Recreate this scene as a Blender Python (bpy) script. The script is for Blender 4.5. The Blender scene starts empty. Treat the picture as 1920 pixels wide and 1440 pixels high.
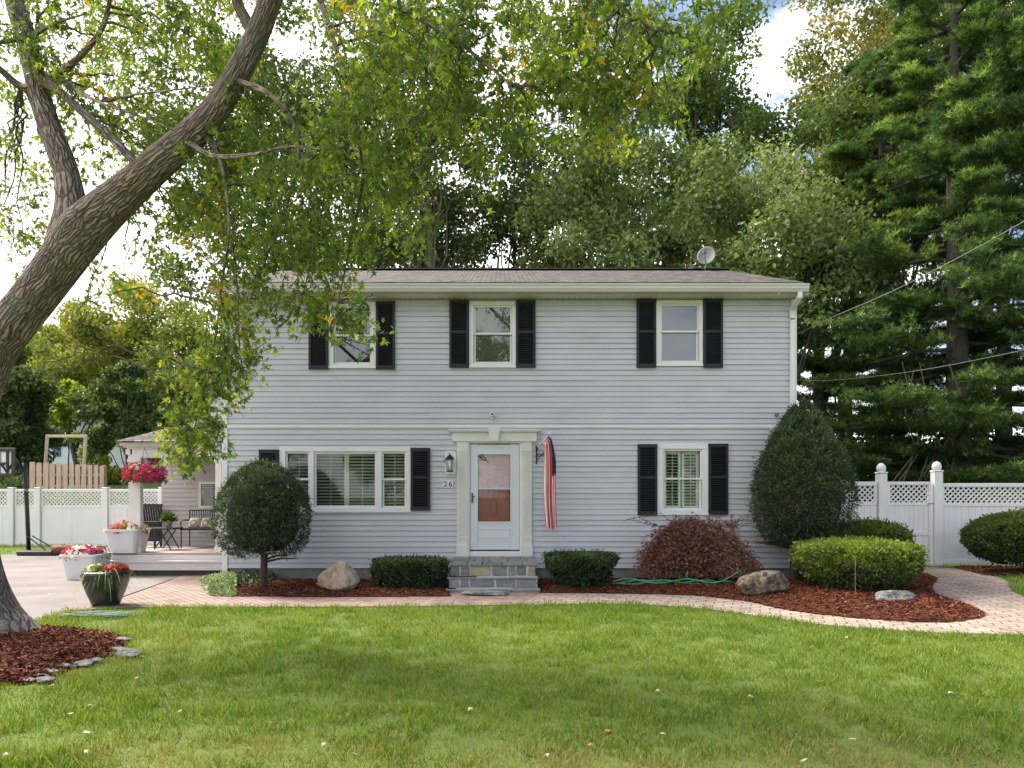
import bpy, math, random
import numpy as np
from math import sin, cos, pi, radians
from mathutils import Vector

sc = bpy.context.scene
C = sc.collection
random.seed(7)
rng = np.random.default_rng(11)

# ------------------------------------------------------------------ camera
F, CX, HY, H = 1387.0, 940.0, 923.0, 1.71      # focal length in photo pixels, vanishing column, horizon row, eye height
cam_d = bpy.data.cameras.new("camera"); cam = bpy.data.objects.new("camera", cam_d); C.objects.link(cam)
cam.location = (0, 0, H); cam.rotation_euler = (pi/2, 0, 0)
cam_d.sensor_width = 36; cam_d.lens = 36*F/1920
cam_d.shift_x = (960-CX)/1920; cam_d.shift_y = (HY-720)/1920
cam_d.clip_start = .1; cam_d.clip_end = 2000
sc.camera = cam

# ------------------------------------------------------------------ sky, sun, exposure
SUN_EL, SUN_AZ = radians(50), radians(-60)      # azimuth from +Y towards +X
w = bpy.data.worlds.new("World"); sc.world = w; w.use_nodes = True
nt = w.node_tree; nt.nodes.clear()
def N(t, kind, **k):
    n = t.nodes.new(kind)
    for a, b in k.items(): setattr(n, a, b)
    return n
out = N(nt, 'ShaderNodeOutputWorld'); bg = N(nt, 'ShaderNodeBackground'); bg.inputs[1].default_value = .12
sky = N(nt, 'ShaderNodeTexSky', sky_type='NISHITA'); sky.sun_disc = False
sky.sun_elevation = SUN_EL; sky.sun_rotation = SUN_AZ; sky.air_density = 1.0; sky.dust_density = 1.0; sky.ozone_density = 1.5
tc = N(nt, 'ShaderNodeTexCoord'); mp = N(nt, 'ShaderNodeMapping'); mp.inputs['Scale'].default_value = (1.6, 1.6, 3.2)
nz = N(nt, 'ShaderNodeTexNoise'); nz.inputs['Scale'].default_value = 2.2; nz.inputs['Detail'].default_value = 8; nz.inputs['Roughness'].default_value = .6
nt.links.new(tc.outputs['Generated'], mp.inputs[0]); nt.links.new(mp.outputs[0], nz.inputs['Vector'])
sep = N(nt, 'ShaderNodeSeparateXYZ'); nt.links.new(tc.outputs['Generated'], sep.inputs[0])
# cloud cover: thick bank to the left and low down, breaking up into blue overhead to the right
m1 = N(nt, 'ShaderNodeMath', operation='MULTIPLY_ADD'); nt.links.new(sep.outputs['X'], m1.inputs[0]); m1.inputs[1].default_value = -.45; nt.links.new(nz.outputs['Fac'], m1.inputs[2])
m2 = N(nt, 'ShaderNodeMath', operation='MULTIPLY_ADD'); nt.links.new(sep.outputs['Z'], m2.inputs[0]); m2.inputs[1].default_value = -.42; nt.links.new(m1.outputs[0], m2.inputs[2])
rp = N(nt, 'ShaderNodeMapRange'); nt.links.new(m2.outputs[0], rp.inputs[0]); rp.inputs[1].default_value = .12; rp.inputs[2].default_value = .31; rp.interpolation_type = 'SMOOTHSTEP'
mx = N(nt, 'ShaderNodeMixRGB'); nt.links.new(rp.outputs[0], mx.inputs[0]); nt.links.new(sky.outputs[0], mx.inputs[1]); mx.inputs[2].default_value = (10.0, 9.75, 9.9, 1)
nt.links.new(mx.outputs[0], bg.inputs[0]); nt.links.new(bg.outputs[0], out.inputs[0])

sl = bpy.data.lights.new("sun", 'SUN'); sl.energy = 4.6; sl.angle = radians(22.0); sl.color = (1, .93, .82)
so = bpy.data.objects.new("sun", sl); C.objects.link(so)
sd = Vector((sin(SUN_AZ)*cos(SUN_EL), cos(SUN_AZ)*cos(SUN_EL), sin(SUN_EL)))
so.rotation_euler = sd.to_track_quat('Z', 'Y').to_euler()
sc.view_settings.view_transform = 'Standard'; sc.view_settings.look = 'None'; sc.view_settings.exposure = 1.0; sc.view_settings.gamma = 1
sc.render.engine = 'CYCLES'
sc.cycles.max_bounces = 7; sc.cycles.diffuse_bounces = 3; sc.cycles.transparent_max_bounces = 8; sc.cycles.transmission_bounces = 4

# ------------------------------------------------------------------ pixel <-> world helpers
def PX(px, Y): return (px-CX)/F*Y
def PZ(py, Y): return H-(py-HY)/F*Y
def P(px, py, Y): return (PX(px, Y), Y, PZ(py, Y))
def G(px, py, z=0.0):
    Y = F*(H-z)/(py-HY); return (PX(px, Y), Y)
def ground_z(x, y):
    t = np.clip((np.asarray(y, float)-25.2)/30, 0, 1); return 3.6*t*(2-t)*.75+0*np.asarray(x, float)

# ------------------------------------------------------------------ materials
def newmat(name):
    m = bpy.data.materials.new(name); m.use_nodes = True
    t = m.node_tree; t.nodes.clear(); o = N(t, 'ShaderNodeOutputMaterial'); return m, t, o
def ramp(t, stops, fac):
    r = N(t, 'ShaderNodeValToRGB'); e = r.color_ramp.elements
    while len(e) > 1: e.remove(e[-1])
    e[0].position = stops[0][0]; e[0].color = (*stops[0][1], 1)
    for p, c in stops[1:]:
        k = e.new(p); k.color = (*c, 1)
    t.links.new(fac, r.inputs[0]); return r.outputs[0]
def noise(t, scale, detail=4, coord=None, stretch=None, rough=.55):
    n = N(t, 'ShaderNodeTexNoise'); n.inputs['Scale'].default_value = scale; n.inputs['Detail'].default_value = detail; n.inputs['Roughness'].default_value = rough
    c = N(t, 'ShaderNodeTexCoord').outputs['Object'] if coord is None else coord
    if stretch:
        mp = N(t, 'ShaderNodeMapping'); mp.inputs['Scale'].default_value = stretch; t.links.new(c, mp.inputs[0]); c = mp.outputs[0]
    t.links.new(c, n.inputs['Vector']); return n.outputs['Fac']
def mat(name, c1, c2=None, scale=8, rough=.6, bump=0, bscale=40, metal=0, spec=.4, stretch=None, stops=None, detail=4):
    m, t, o = newmat(name)
    b = N(t, 'ShaderNodeBsdfPrincipled'); b.inputs['Roughness'].default_value = rough; b.inputs['Metallic'].default_value = metal; b.inputs['Specular IOR Level'].default_value = spec
    if stops: t.links.new(ramp(t, stops, noise(t, scale, detail, stretch=stretch)), b.inputs['Base Color'])
    elif c2: t.links.new(ramp(t, [(.3, c1), (.7, c2)], noise(t, scale, detail, stretch=stretch)), b.inputs['Base Color'])
    else: b.inputs['Base Color'].default_value = (*c1, 1)
    if bump:
        bp = N(t, 'ShaderNodeBump'); bp.inputs['Strength'].default_value = bump; bp.inputs['Distance'].default_value = .06 if bump >= .9 else .02
        t.links.new(noise(t, bscale, 9, stretch=stretch), bp.inputs['Height']); t.links.new(bp.outputs[0], b.inputs['Normal'])
    t.links.new(b.outputs[0], o.inputs[0]); return m
def leafmat(name, stops, trans=.35, rough=.5, spec=.3, tcol=(1.3, 1.25, .5)):
    m, t, o = newmat(name)
    a = N(t, 'ShaderNodeAttribute', attribute_name='v'); col = ramp(t, stops, a.outputs['Fac'])
    b = N(t, 'ShaderNodeBsdfPrincipled'); b.inputs['Roughness'].default_value = rough; b.inputs['Specular IOR Level'].default_value = spec
    tr = N(t, 'ShaderNodeBsdfTranslucent'); mxx = N(t, 'ShaderNodeMixShader'); mxx.inputs[0].default_value = trans
    mc = N(t, 'ShaderNodeMixRGB', blend_type='MULTIPLY'); mc.inputs[0].default_value = 1; mc.inputs[2].default_value = (*tcol, 1)
    t.links.new(col, mc.inputs[1]); t.links.new(mc.outputs[0], tr.inputs[0]); t.links.new(col, b.inputs['Base Color'])
    t.links.new(b.outputs[0], mxx.inputs[1]); t.links.new(tr.outputs[0], mxx.inputs[2]); t.links.new(mxx.outputs[0], o.inputs[0]); return m

M = {}
M['siding'] = mat('vinyl_siding', (.43, .44, .48), (.49, .50, .54), scale=1.3, rough=.5, bump=.05, bscale=5, stretch=(1, 1, 2.2), detail=10)
M['siding_warm'] = mat('vinyl_siding_warm', (.40, .375, .375), (.45, .42, .41), scale=1.5, rough=.55, stretch=(.6, 1, 12))
M['white'] = mat('white_vinyl', (.62, .62, .61), (.70, .70, .71), scale=2.2, rough=.45, detail=9)
M['cream'] = mat('cream_trim', (.58, .57, .545), (.65, .64, .615), scale=3, rough=.5)
M['gutter'] = mat('gutter_metal', (.46, .45, .41), (.53, .52, .48), scale=2, rough=.4, stretch=(.4, 1, 3))
M['door'] = mat('storm_door_paint', (.57, .60, .635), rough=.4)
M['shutter'] = mat('black_shutter', (.008, .009, .014), (.014, .015, .024), scale=3, rough=.6)
M['black'] = mat('black_metal', (.012, .012, .013), rough=.4)
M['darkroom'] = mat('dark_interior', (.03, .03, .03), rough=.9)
M['blind'] = mat('white_blind', (.86, .87, .80), rough=.5)
M['dark_tint'] = mat('dark_pane_tint', (.045, .048, .042), rough=.8)  # dark sheet for the screen and reflections in the upper left glass
M['tree_tint'] = mat('tree_reflection_tint', (.22, .23, .18), rough=.8)  # tree reflections put into the sheet's olive colour
M['sky_tint'] = mat('sky_reflection_tint', (.10, .13, .27), rough=.8)  # reflected blue sky put into the colour
M['pinktint'] = mat('pink_reflection_tint', (.80, .60, .66), (.86, .68, .73), scale=4, rough=.7, stretch=(1, 1, 6))  # pink of the sky reflected in the upper door glass
M['reddoor'] = mat('red_brown_door', (.34, .10, .085), (.46, .16, .13), scale=6, rough=.35, stretch=(4, 1, .6))
M['foundation'] = mat('concrete_foundation', (.16, .155, .15), (.24, .23, .22), scale=4, rough=.9, bump=.3)
M['deckwood'] = mat('deck_boards', (.36, .28, .25), (.46, .37, .33), scale=3, rough=.7, stretch=(1, 12, 1))
M['steppaint'] = mat('painted_steps', (.50, .47, .46), (.60, .57, .56), scale=3, rough=.6, stretch=(1, 3, 12))
M['ropedark'] = mat('dark_gap', (.05, .045, .04), rough=.9)
M['rock_tan'] = mat('tan_rock', None, scale=5, rough=.85, bump=.9, bscale=14, stops=[(.3, (.10, .07, .05)), (.45, (.30, .23, .165)), (.6, (.44, .36, .27)), (.7, (.25, .19, .14))], stretch=(1, 1, .5), detail=8)
M['rock_brown'] = mat('brown_mottled_rock', None, scale=9, rough=.85, bump=1, bscale=16, stops=[(.35, (.05, .035, .025)), (.48, (.12, .088, .06)), (.55, (.25, .215, .155)), (.65, (.11, .085, .062))], detail=8)
M['rock_grey'] = mat('grey_rock', None, scale=8, rough=.85, bump=.9, bscale=18, stops=[(.3, (.10, .095, .09)), (.5, (.21, .20, .185)), (.7, (.33, .315, .30))], detail=8)
M['plastic_white'] = mat('white_planter', (.54, .55, .56), (.60, .61, .62), scale=2, rough=.35)
M['glaze_dark'] = mat('dark_green_glaze', (.010, .018, .014), (.018, .026, .02), scale=3, rough=.16, spec=.6)
M['red_sack'] = mat('red_brown_cloth', (.30, .12, .09), (.38, .17, .13), scale=10, rough=.8, bump=.4)
M['cushion'] = mat('patterned_cushion', (.50, .45, .38), rough=.9)
M['terracotta'] = mat('stone_pot', (.35, .32, .30), rough=.8)
M['wood_old'] = mat('weathered_wood', (.40, .29, .22), (.55, .42, .34), scale=4, rough=.85, stretch=(6, 6, .6))
M['wood_red'] = mat('cedar_fence', (.34, .17, .09), (.46, .25, .14), scale=4, rough=.8, stretch=(6, 6, .5))
M['wood_pale'] = mat('pale_lumber', (.52, .42, .30), (.62, .52, .40), scale=4, rough=.8)
M['blue_house'] = mat('pale_blue_siding', (.50, .56, .66), (.58, .63, .72), scale=.4, rough=.7)
M['greyroof'] = mat('grey_roof', (.24, .24, .25), rough=.9)
M['hose'] = mat('green_hose', (.03, .22, .12), (.06, .30, .17), scale=20, rough=.4)
M['wire'] = mat('grey_cable', (.22, .22, .21), rough=.6)
M['dish'] = mat('dish_grey', (.13, .135, .14), rough=.6)
M['lampglass'] = mat('frosted_lamp_glass', (.62, .60, .52), rough=.25)
M['twig'] = mat('twig_bark', (.07, .055, .045), (.12, .10, .085), scale=8, rough=.9)
M['bark_far'] = mat('far_bark', (.05, .042, .036), (.105, .09, .08), scale=3, rough=.95, bump=.6, bscale=6, stretch=(3, 3, .5))
M['bark_yew'] = mat('yew_bark', (.045, .03, .022), (.09, .06, .045), scale=10, rough=.95)

def siding_glass(name, base, ior=1.45):
    m, t, o = newmat(name)
    fr = N(t, 'ShaderNodeFresnel'); fr.inputs[0].default_value = ior
    g = N(t, 'ShaderNodeBsdfGlossy'); g.inputs['Roughness'].default_value = .02; g.inputs[0].default_value = (.95, .97, 1, 1)
    bp = N(t, 'ShaderNodeBump'); bp.inputs['Strength'].default_value = .06; bp.inputs['Distance'].default_value = .002
    t.links.new(noise(t, 2.5, 1), bp.inputs['Height']); t.links.new(bp.outputs[0], g.inputs['Normal'])
    tr = N(t, 'ShaderNodeBsdfTransparent'); tr.inputs[0].default_value = (*base, 1)
    mxx = N(t, 'ShaderNodeMixShader'); t.links.new(fr.outputs[0], mxx.inputs[0]); t.links.new(tr.outputs[0], mxx.inputs[1]); t.links.new(g.outputs[0], mxx.inputs[2]); t.links.new(mxx.outputs[0], o.inputs[0]); return m
M['glass'] = siding_glass('window_glass', (.86, .9, .88), 1.62); M['glass_low'] = siding_glass('lower_window_glass', (.9, .93, .92), 1.38)
M['glass_soft'] = siding_glass('door_glass', (.94, .94, .94), 1.33)

# shingles, pavers, mulch, grass ground, driveway, bark
def brickmat(name, c1, c2, mortar, bw, rh, msize, rough=.85, bump=.6, rot=0, offs=.5, nscale=3, squash=1, jitter=0):
    m, t, o = newmat(name)
    tcn = N(t, 'ShaderNodeTexCoord'); mp = N(t, 'ShaderNodeMapping'); mp.inputs['Rotation'].default_value = (0, 0, rot); t.links.new(tcn.outputs['UV' if name.startswith('roof') else 'Object'], mp.inputs[0])
    vec = mp.outputs[0]
    if jitter:
        nn = N(t, 'ShaderNodeTexNoise'); nn.inputs['Scale'].default_value = 2.5; t.links.new(vec, nn.inputs['Vector'])
        va = N(t, 'ShaderNodeVectorMath', operation='MULTIPLY_ADD'); t.links.new(nn.outputs['Color'], va.inputs[0]); va.inputs[1].default_value = (jitter, jitter, 0); t.links.new(vec, va.inputs[2]); vec = va.outputs[0]
    b = N(t, 'ShaderNodeTexBrick'); b.offset = offs; t.links.new(vec, b.inputs['Vector'])
    b.inputs['Color1'].default_value = (*c1, 1); b.inputs['Color2'].default_value = (*c2, 1); b.inputs['Mortar'].default_value = (*mortar, 1)
    b.inputs['Scale'].default_value = 1; b.inputs['Brick Width'].default_value = bw; b.inputs['Row Height'].default_value = rh; b.inputs['Mortar Size'].default_value = msize; b.inputs['Mortar Smooth'].default_value = .3; b.inputs['Bias'].default_value = 0
    ns = noise(t, nscale, 6, coord=tcn.outputs['Object']); r = ramp(t, [(.25, (.62, .62, .62)), (.75, (1.25, 1.22, 1.2))], ns)
    mc = N(t, 'ShaderNodeMixRGB', blend_type='MULTIPLY'); mc.inputs[0].default_value = 1; t.links.new(b.outputs['Color'], mc.inputs[1]); t.links.new(r, mc.inputs[2])
    p = N(t, 'ShaderNodeBsdfPrincipled'); p.inputs['Roughness'].default_value = rough; t.links.new(mc.outputs[0], p.inputs['Base Color'])
    iv = N(t, 'ShaderNodeMath', operation='SUBTRACT'); iv.inputs[0].default_value = 1; t.links.new(b.outputs['Fac'], iv.inputs[1])
    ad = N(t, 'ShaderNodeMath', operation='MULTIPLY_ADD'); t.links.new(noise(t, 60, 4, coord=tcn.outputs['Object']), ad.inputs[0]); ad.inputs[1].default_value = .35; t.links.new(iv.outputs[0], ad.inputs[2])
    bp = N(t, 'ShaderNodeBump'); bp.inputs['Strength'].default_value = bump; bp.inputs['Distance'].default_value = .02; t.links.new(ad.outputs[0], bp.inputs['Height']); t.links.new(bp.outputs[0], p.inputs['Normal'])
    t.links.new(p.outputs[0], o.inputs[0]); return m
M['shingle'] = brickmat('roof_shingles', (.048, .041, .037), (.165, .14, .125), (.03, .024, .02), .19, .16, .02, bump=.9, jitter=.03, nscale=6)
M['paver'] = brickmat('pavers_tan', (.34, .265, .21), (.44, .35, .285), (.13, .10, .08), .27, .17, .011, bump=.8, rot=.35, jitter=.03)
M['paver_red'] = brickmat('pavers_red', (.28, .19, .155), (.36, .255, .215), (.12, .09, .075), .21, .11, .008, bump=.8, rot=.9, jitter=.02)
M['drive'] = mat('driveway_concrete', None, scale=1.2, rough=.9, bump=.25, bscale=50, stops=[(.28, (.15, .13, .122)), (.45, (.20, .174, .163)), (.7, (.25, .217, .203))], detail=12)
M['mulch'] = mat('mulch', None, scale=14, rough=.95, bump=1, bscale=30, stops=[(.3, (.055, .016, .010)), (.55, (.13, .038, .022)), (.75, (.21, .07, .038))], stretch=(1, 2.2, 1), detail=8)
M['soil_grass'] = mat('grass_ground', None, scale=.55, rough=1, bump=.5, bscale=30, stops=[(.25, (.09, .12, .026)), (.5, (.12, .17, .032)), (.68, (.13, .15, .04)), (.8, (.2, .17, .08))], detail=10)

M['grass'] = leafmat('grass_blades', [(0, (.34, .26, .14)), (.10, (.30, .28, .11)), (.2, (.30, .34, .075)), (.42, (.185, .275, .036)), (.72, (.095, .18, .024)), (.88, (.065, .14, .02)), (1, (.33, .38, .09))], trans=.35, rough=.6, spec=.2)
M['maple'] = leafmat('maple_leaves', [(0, (.055, .095, .028)), (.4, (.11, .175, .042)), (.75, (.205, .28, .06)), (.93, (.36, .41, .065)), (.97, (.46, .38, .04)), (1, (.42, .22, .04))], trans=.52, tcol=(1.5, 1.5, .5))
M['leaf_dark'] = leafmat('dark_oak_leaves', [(0, (.04, .07, .026)), (.6, (.085, .135, .045)), (1, (.18, .23, .08))], trans=.38)
M['leaf_pale'] = leafmat('pale_oak_leaves', [(0, (.06, .10, .036)), (.5, (.14, .20, .07)), (1, (.29, .35, .15))], trans=.38)
M['leaf_mid'] = leafmat('mid_green_leaves', [(0, (.05, .095, .026)), (.6, (.11, .18, .045)), (1, (.22, .29, .07))], trans=.42)
M['leaf_autumn'] = leafmat('turning_leaves', [(0, (.06, .09, .028)), (.55, (.13, .17, .05)), (.8, (.27, .24, .07)), (1, (.44, .26, .10))], trans=.42)
M['leaf_yellow'] = leafmat('yellow_green_leaves', [(0, (.09, .13, .035)), (.5, (.22, .26, .055)), (.85, (.36, .36, .07)), (1, (.42, .28, .10))], trans=.4)
M['leaf_lime'] = leafmat('lime_leaves', [(0, (.2, .28, .04)), (1, (.38, .45, .06))], trans=.45)
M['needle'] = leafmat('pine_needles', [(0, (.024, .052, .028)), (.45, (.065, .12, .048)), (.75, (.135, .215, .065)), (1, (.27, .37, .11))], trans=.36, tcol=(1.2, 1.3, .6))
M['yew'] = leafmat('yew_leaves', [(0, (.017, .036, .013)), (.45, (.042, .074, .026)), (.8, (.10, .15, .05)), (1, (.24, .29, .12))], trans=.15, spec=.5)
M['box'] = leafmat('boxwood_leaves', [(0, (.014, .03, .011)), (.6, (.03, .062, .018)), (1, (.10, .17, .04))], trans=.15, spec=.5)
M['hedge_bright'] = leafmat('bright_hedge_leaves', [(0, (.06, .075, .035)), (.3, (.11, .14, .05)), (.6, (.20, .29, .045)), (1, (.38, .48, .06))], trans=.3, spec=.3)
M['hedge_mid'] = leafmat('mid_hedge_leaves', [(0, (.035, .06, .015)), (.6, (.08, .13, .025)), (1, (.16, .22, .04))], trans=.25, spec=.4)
M['redmaple'] = leafmat('laceleaf_maple_leaves', [(0, (.07, .035, .03)), (.4, (.18, .085, .07)), (.7, (.30, .155, .125)), (.86, (.28, .19, .085)), (1, (.48, .31, .25))], trans=.3, tcol=(1.3, .9, .6))
M['varieg'] = leafmat('variegated_leaves', [(0, (.06, .12, .04)), (.5, (.2, .28, .12)), (1, (.52, .56, .36))], trans=.25)
M['petal_red'] = leafmat('coral_petals', [(0, (.22, .01, .02)), (.6, (.52, .035, .04)), (1, (.62, .15, .09))], trans=.25, tcol=(1.1, .8, .8))
M['petal_pink'] = leafmat('pink_petals', [(0, (.2, .008, .07)), (.5, (.45, .02, .12)), (1, (.6, .08, .22))], trans=.25, tcol=(1.1, .8, 1))
M['petal_white'] = leafmat('white_petals', [(0, (.7, .68, .5)), (1, (.85, .84, .76))], trans=.25, tcol=(1, 1, .9))
M['spike'] = leafmat('spike_leaves', [(0, (.14, .2, .07)), (.6, (.32, .36, .15)), (1, (.55, .5, .27))], trans=.3)
M['chips'] = leafmat('mulch_chips', [(0, (.04, .014, .009)), (.5, (.115, .036, .019)), (.85, (.24, .085, .04)), (1, (.40, .21, .13))], trans=0.0, rough=.9, spec=.15)
M['ivy'] = leafmat('ivy_leaves', [(0, (.02, .04, .015)), (.7, (.05, .09, .03)), (1, (.12, .18, .06))], trans=.2, spec=.5)
M['dryleaf_red'] = mat('dry_red_leaf', (.62, .14, .07), rough=.7); M['dryleaf_tan'] = mat('dry_tan_leaf', (.5, .33, .19), rough=.7); M['dryleaf_pale'] = mat('pale_leaf', (.42, .45, .30), rough=.7)

def barkmat():
    m, t, o = newmat('maple_bark')
    tcn = N(t, 'ShaderNodeTexCoord'); mp = N(t, 'ShaderNodeMapping'); mp.inputs['Scale'].default_value = (1, .19, 1); t.links.new(tcn.outputs['UV'], mp.inputs[0])
    n0 = N(t, 'ShaderNodeTexNoise'); n0.inputs['Scale'].default_value = 3; n0.inputs['Detail'].default_value = 5; t.links.new(tcn.outputs['UV'], n0.inputs['Vector'])
    va = N(t, 'ShaderNodeVectorMath', operation='MULTIPLY_ADD'); t.links.new(n0.outputs['Color'], va.inputs[0]); va.inputs[1].default_value = (.15, .07, 0); t.links.new(mp.outputs[0], va.inputs[2])
    v = N(t, 'ShaderNodeTexVoronoi', feature='DISTANCE_TO_EDGE'); v.inputs['Scale'].default_value = 27; t.links.new(va.outputs[0], v.inputs['Vector'])
    n1 = N(t, 'ShaderNodeTexNoise'); n1.inputs['Scale'].default_value = 30; n1.inputs['Detail'].default_value = 8; t.links.new(va.outputs[0], n1.inputs['Vector'])
    mr = N(t, 'ShaderNodeMapRange'); t.links.new(v.outputs['Distance'], mr.inputs[0]); mr.inputs[2].default_value = .28
    ad = N(t, 'ShaderNodeMath', operation='MULTIPLY_ADD'); t.links.new(n1.outputs['Fac'], ad.inputs[0]); ad.inputs[1].default_value = .9; t.links.new(mr.outputs[0], ad.inputs[2])
    col = ramp(t, [(.35, (.06, .045, .038)), (.7, (.20, .15, .125)), (1.0, (.33, .26, .225))], ad.outputs[0])
    # lichen: irregular grey-green crusts
    ln = noise(t, 2.6, 9, coord=tcn.outputs['Object'], rough=.7); lm = ramp(t, [(.54, (0, 0, 0)), (.60, (1, 1, 1))], ln)
    ml = N(t, 'ShaderNodeMixRGB'); ml.inputs[2].default_value = (.20, .23, .18, 1)
    mm = N(t, 'ShaderNodeMath', operation='MULTIPLY'); t.links.new(lm, mm.inputs[0]); mm.inputs[1].default_value = .5; t.links.new(mm.outputs[0], ml.inputs[0]); t.links.new(col, ml.inputs[1])
    p = N(t, 'ShaderNodeBsdfPrincipled'); p.inputs['Roughness'].default_value = .9; p.inputs['Specular IOR Level'].default_value = .2; t.links.new(ml.outputs[0], p.inputs['Base Color'])
    bp = N(t, 'ShaderNodeBump'); bp.inputs['Strength'].default_value = 1; bp.inputs['Distance'].default_value = .035; t.links.new(ad.outputs[0], bp.inputs['Height']); t.links.new(bp.outputs[0], p.inputs['Normal'])
    t.links.new(p.outputs[0], o.inputs[0]); return m
M['bark'] = barkmat()
def stonemat():
    m, t, o = newmat('step_stones')
    a = N(t, 'ShaderNodeAttribute', attribute_name='v'); base = ramp(t, [(0, (.12, .125, .12)), (.4, (.19, .20, .20)), (.7, (.25, .25, .23)), (1, (.34, .29, .20))], a.outputs['Fac'])
    r = ramp(t, [(.3, (.7, .7, .7)), (.7, (1.3, 1.3, 1.3))], noise(t, 9, 8, stretch=(1, 1, 3)))
    mc = N(t, 'ShaderNodeMixRGB', blend_type='MULTIPLY'); mc.inputs[0].default_value = 1; t.links.new(base, mc.inputs[1]); t.links.new(r, mc.inputs[2])
    p = N(t, 'ShaderNodeBsdfPrincipled'); p.inputs['Roughness'].default_value = .85; t.links.new(mc.outputs[0], p.inputs['Base Color'])
    bp = N(t, 'ShaderNodeBump'); bp.inputs['Strength'].default_value = .7; bp.inputs['Distance'].default_value = .02; t.links.new(noise(t, 22, 8), bp.inputs['Height']); t.links.new(bp.outputs[0], p.inputs['Normal'])
    t.links.new(p.outputs[0], o.inputs[0]); return m
M['stone'] = stonemat(); M['mortar'] = mat('mortar', (.42, .41, .37), (.54, .52, .48), scale=12, rough=.95, bump=.4)
def colattr(name, rough=.7, trans=0):
    m, t, o = newmat(name); a = N(t, 'ShaderNodeAttribute', attribute_name='col'); p = N(t, 'ShaderNodeBsdfPrincipled'); p.inputs['Roughness'].default_value = rough
    t.links.new(a.outputs['Color'], p.inputs['Base Color']); t.links.new(p.outputs[0], o.inputs[0]); return m
M['flag'] = colattr('flag_cloth')

# ------------------------------------------------------------------ object helpers
ORG = {}
def tag(o, label=None, cat=None, group=None, kind=None):
    if label: o['label'] = label
    if cat: o['category'] = cat
    if group: o['group'] = group
    if kind: o['kind'] = kind
    return o
def thing(name, label, cat, loc, group=None):
    o = bpy.data.objects.new(name, None); C.objects.link(o); o.location = loc; o.empty_display_size = .2
    ORG[o.name] = np.array(loc, float); return tag(o, label, cat, group)
def npmesh(name, V, F, material, parent=None, v=None, col=None, smooth=False, loc=None, uv=None):
    """V (n,3) world coords; F: list of (m,k) int arrays or list of tuples."""
    V = np.asarray(V, float).reshape(-1, 3)
    org = ORG[parent.name] if parent is not None else (np.array(loc, float) if loc is not None else np.zeros(3))
    me = bpy.data.meshes.new(name)
    if isinstance(F, np.ndarray): F = [F]
    if isinstance(F, list) and len(F) and isinstance(F[0], np.ndarray):
        loops = np.concatenate([f.reshape(-1) for f in F]); sizes = np.concatenate([np.full(len(f), f.shape[1]) for f in F])
    else:
        loops = np.array([i for f in F for i in f]); sizes = np.array([len(f) for f in F])
    me.vertices.add(len(V)); me.vertices.foreach_set('co', (V-org).astype(np.float32).ravel())
    me.loops.add(len(loops)); me.loops.foreach_set('vertex_index', loops.astype(np.int32))
    st = np.concatenate([[0], np.cumsum(sizes)[:-1]]); me.polygons.add(len(sizes)); me.polygons.foreach_set('loop_start', st.astype(np.int32)); me.polygons.foreach_set('loop_total', sizes.astype(np.int32))
    me.polygons.foreach_set('use_smooth', np.full(len(sizes), bool(smooth)))
    if v is not None:
        a = me.attributes.new('v', 'FLOAT', 'POINT'); a.data.foreach_set('value', np.clip(v, 0, 1).astype(np.float32))
    if col is not None:
        a = me.attributes.new('col', 'FLOAT_COLOR', 'FACE'); a.data.foreach_set('color', np.concatenate([col, np.ones((len(col), 1))], 1).astype(np.float32).ravel())
    if uv is not None:
        u = me.uv_layers.new(name='UVMap'); u.data.foreach_set('uv', np.asarray(uv, np.float32)[loops].ravel())
    me.update(calc_edges=True); me.validate()
    me.materials.append(material)
    o = bpy.data.objects.new(name, me); C.objects.link(o)
    if parent is not None: o.parent = parent
    elif loc is not None: o.location = loc
    ORG[o.name] = org
    return o
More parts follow.
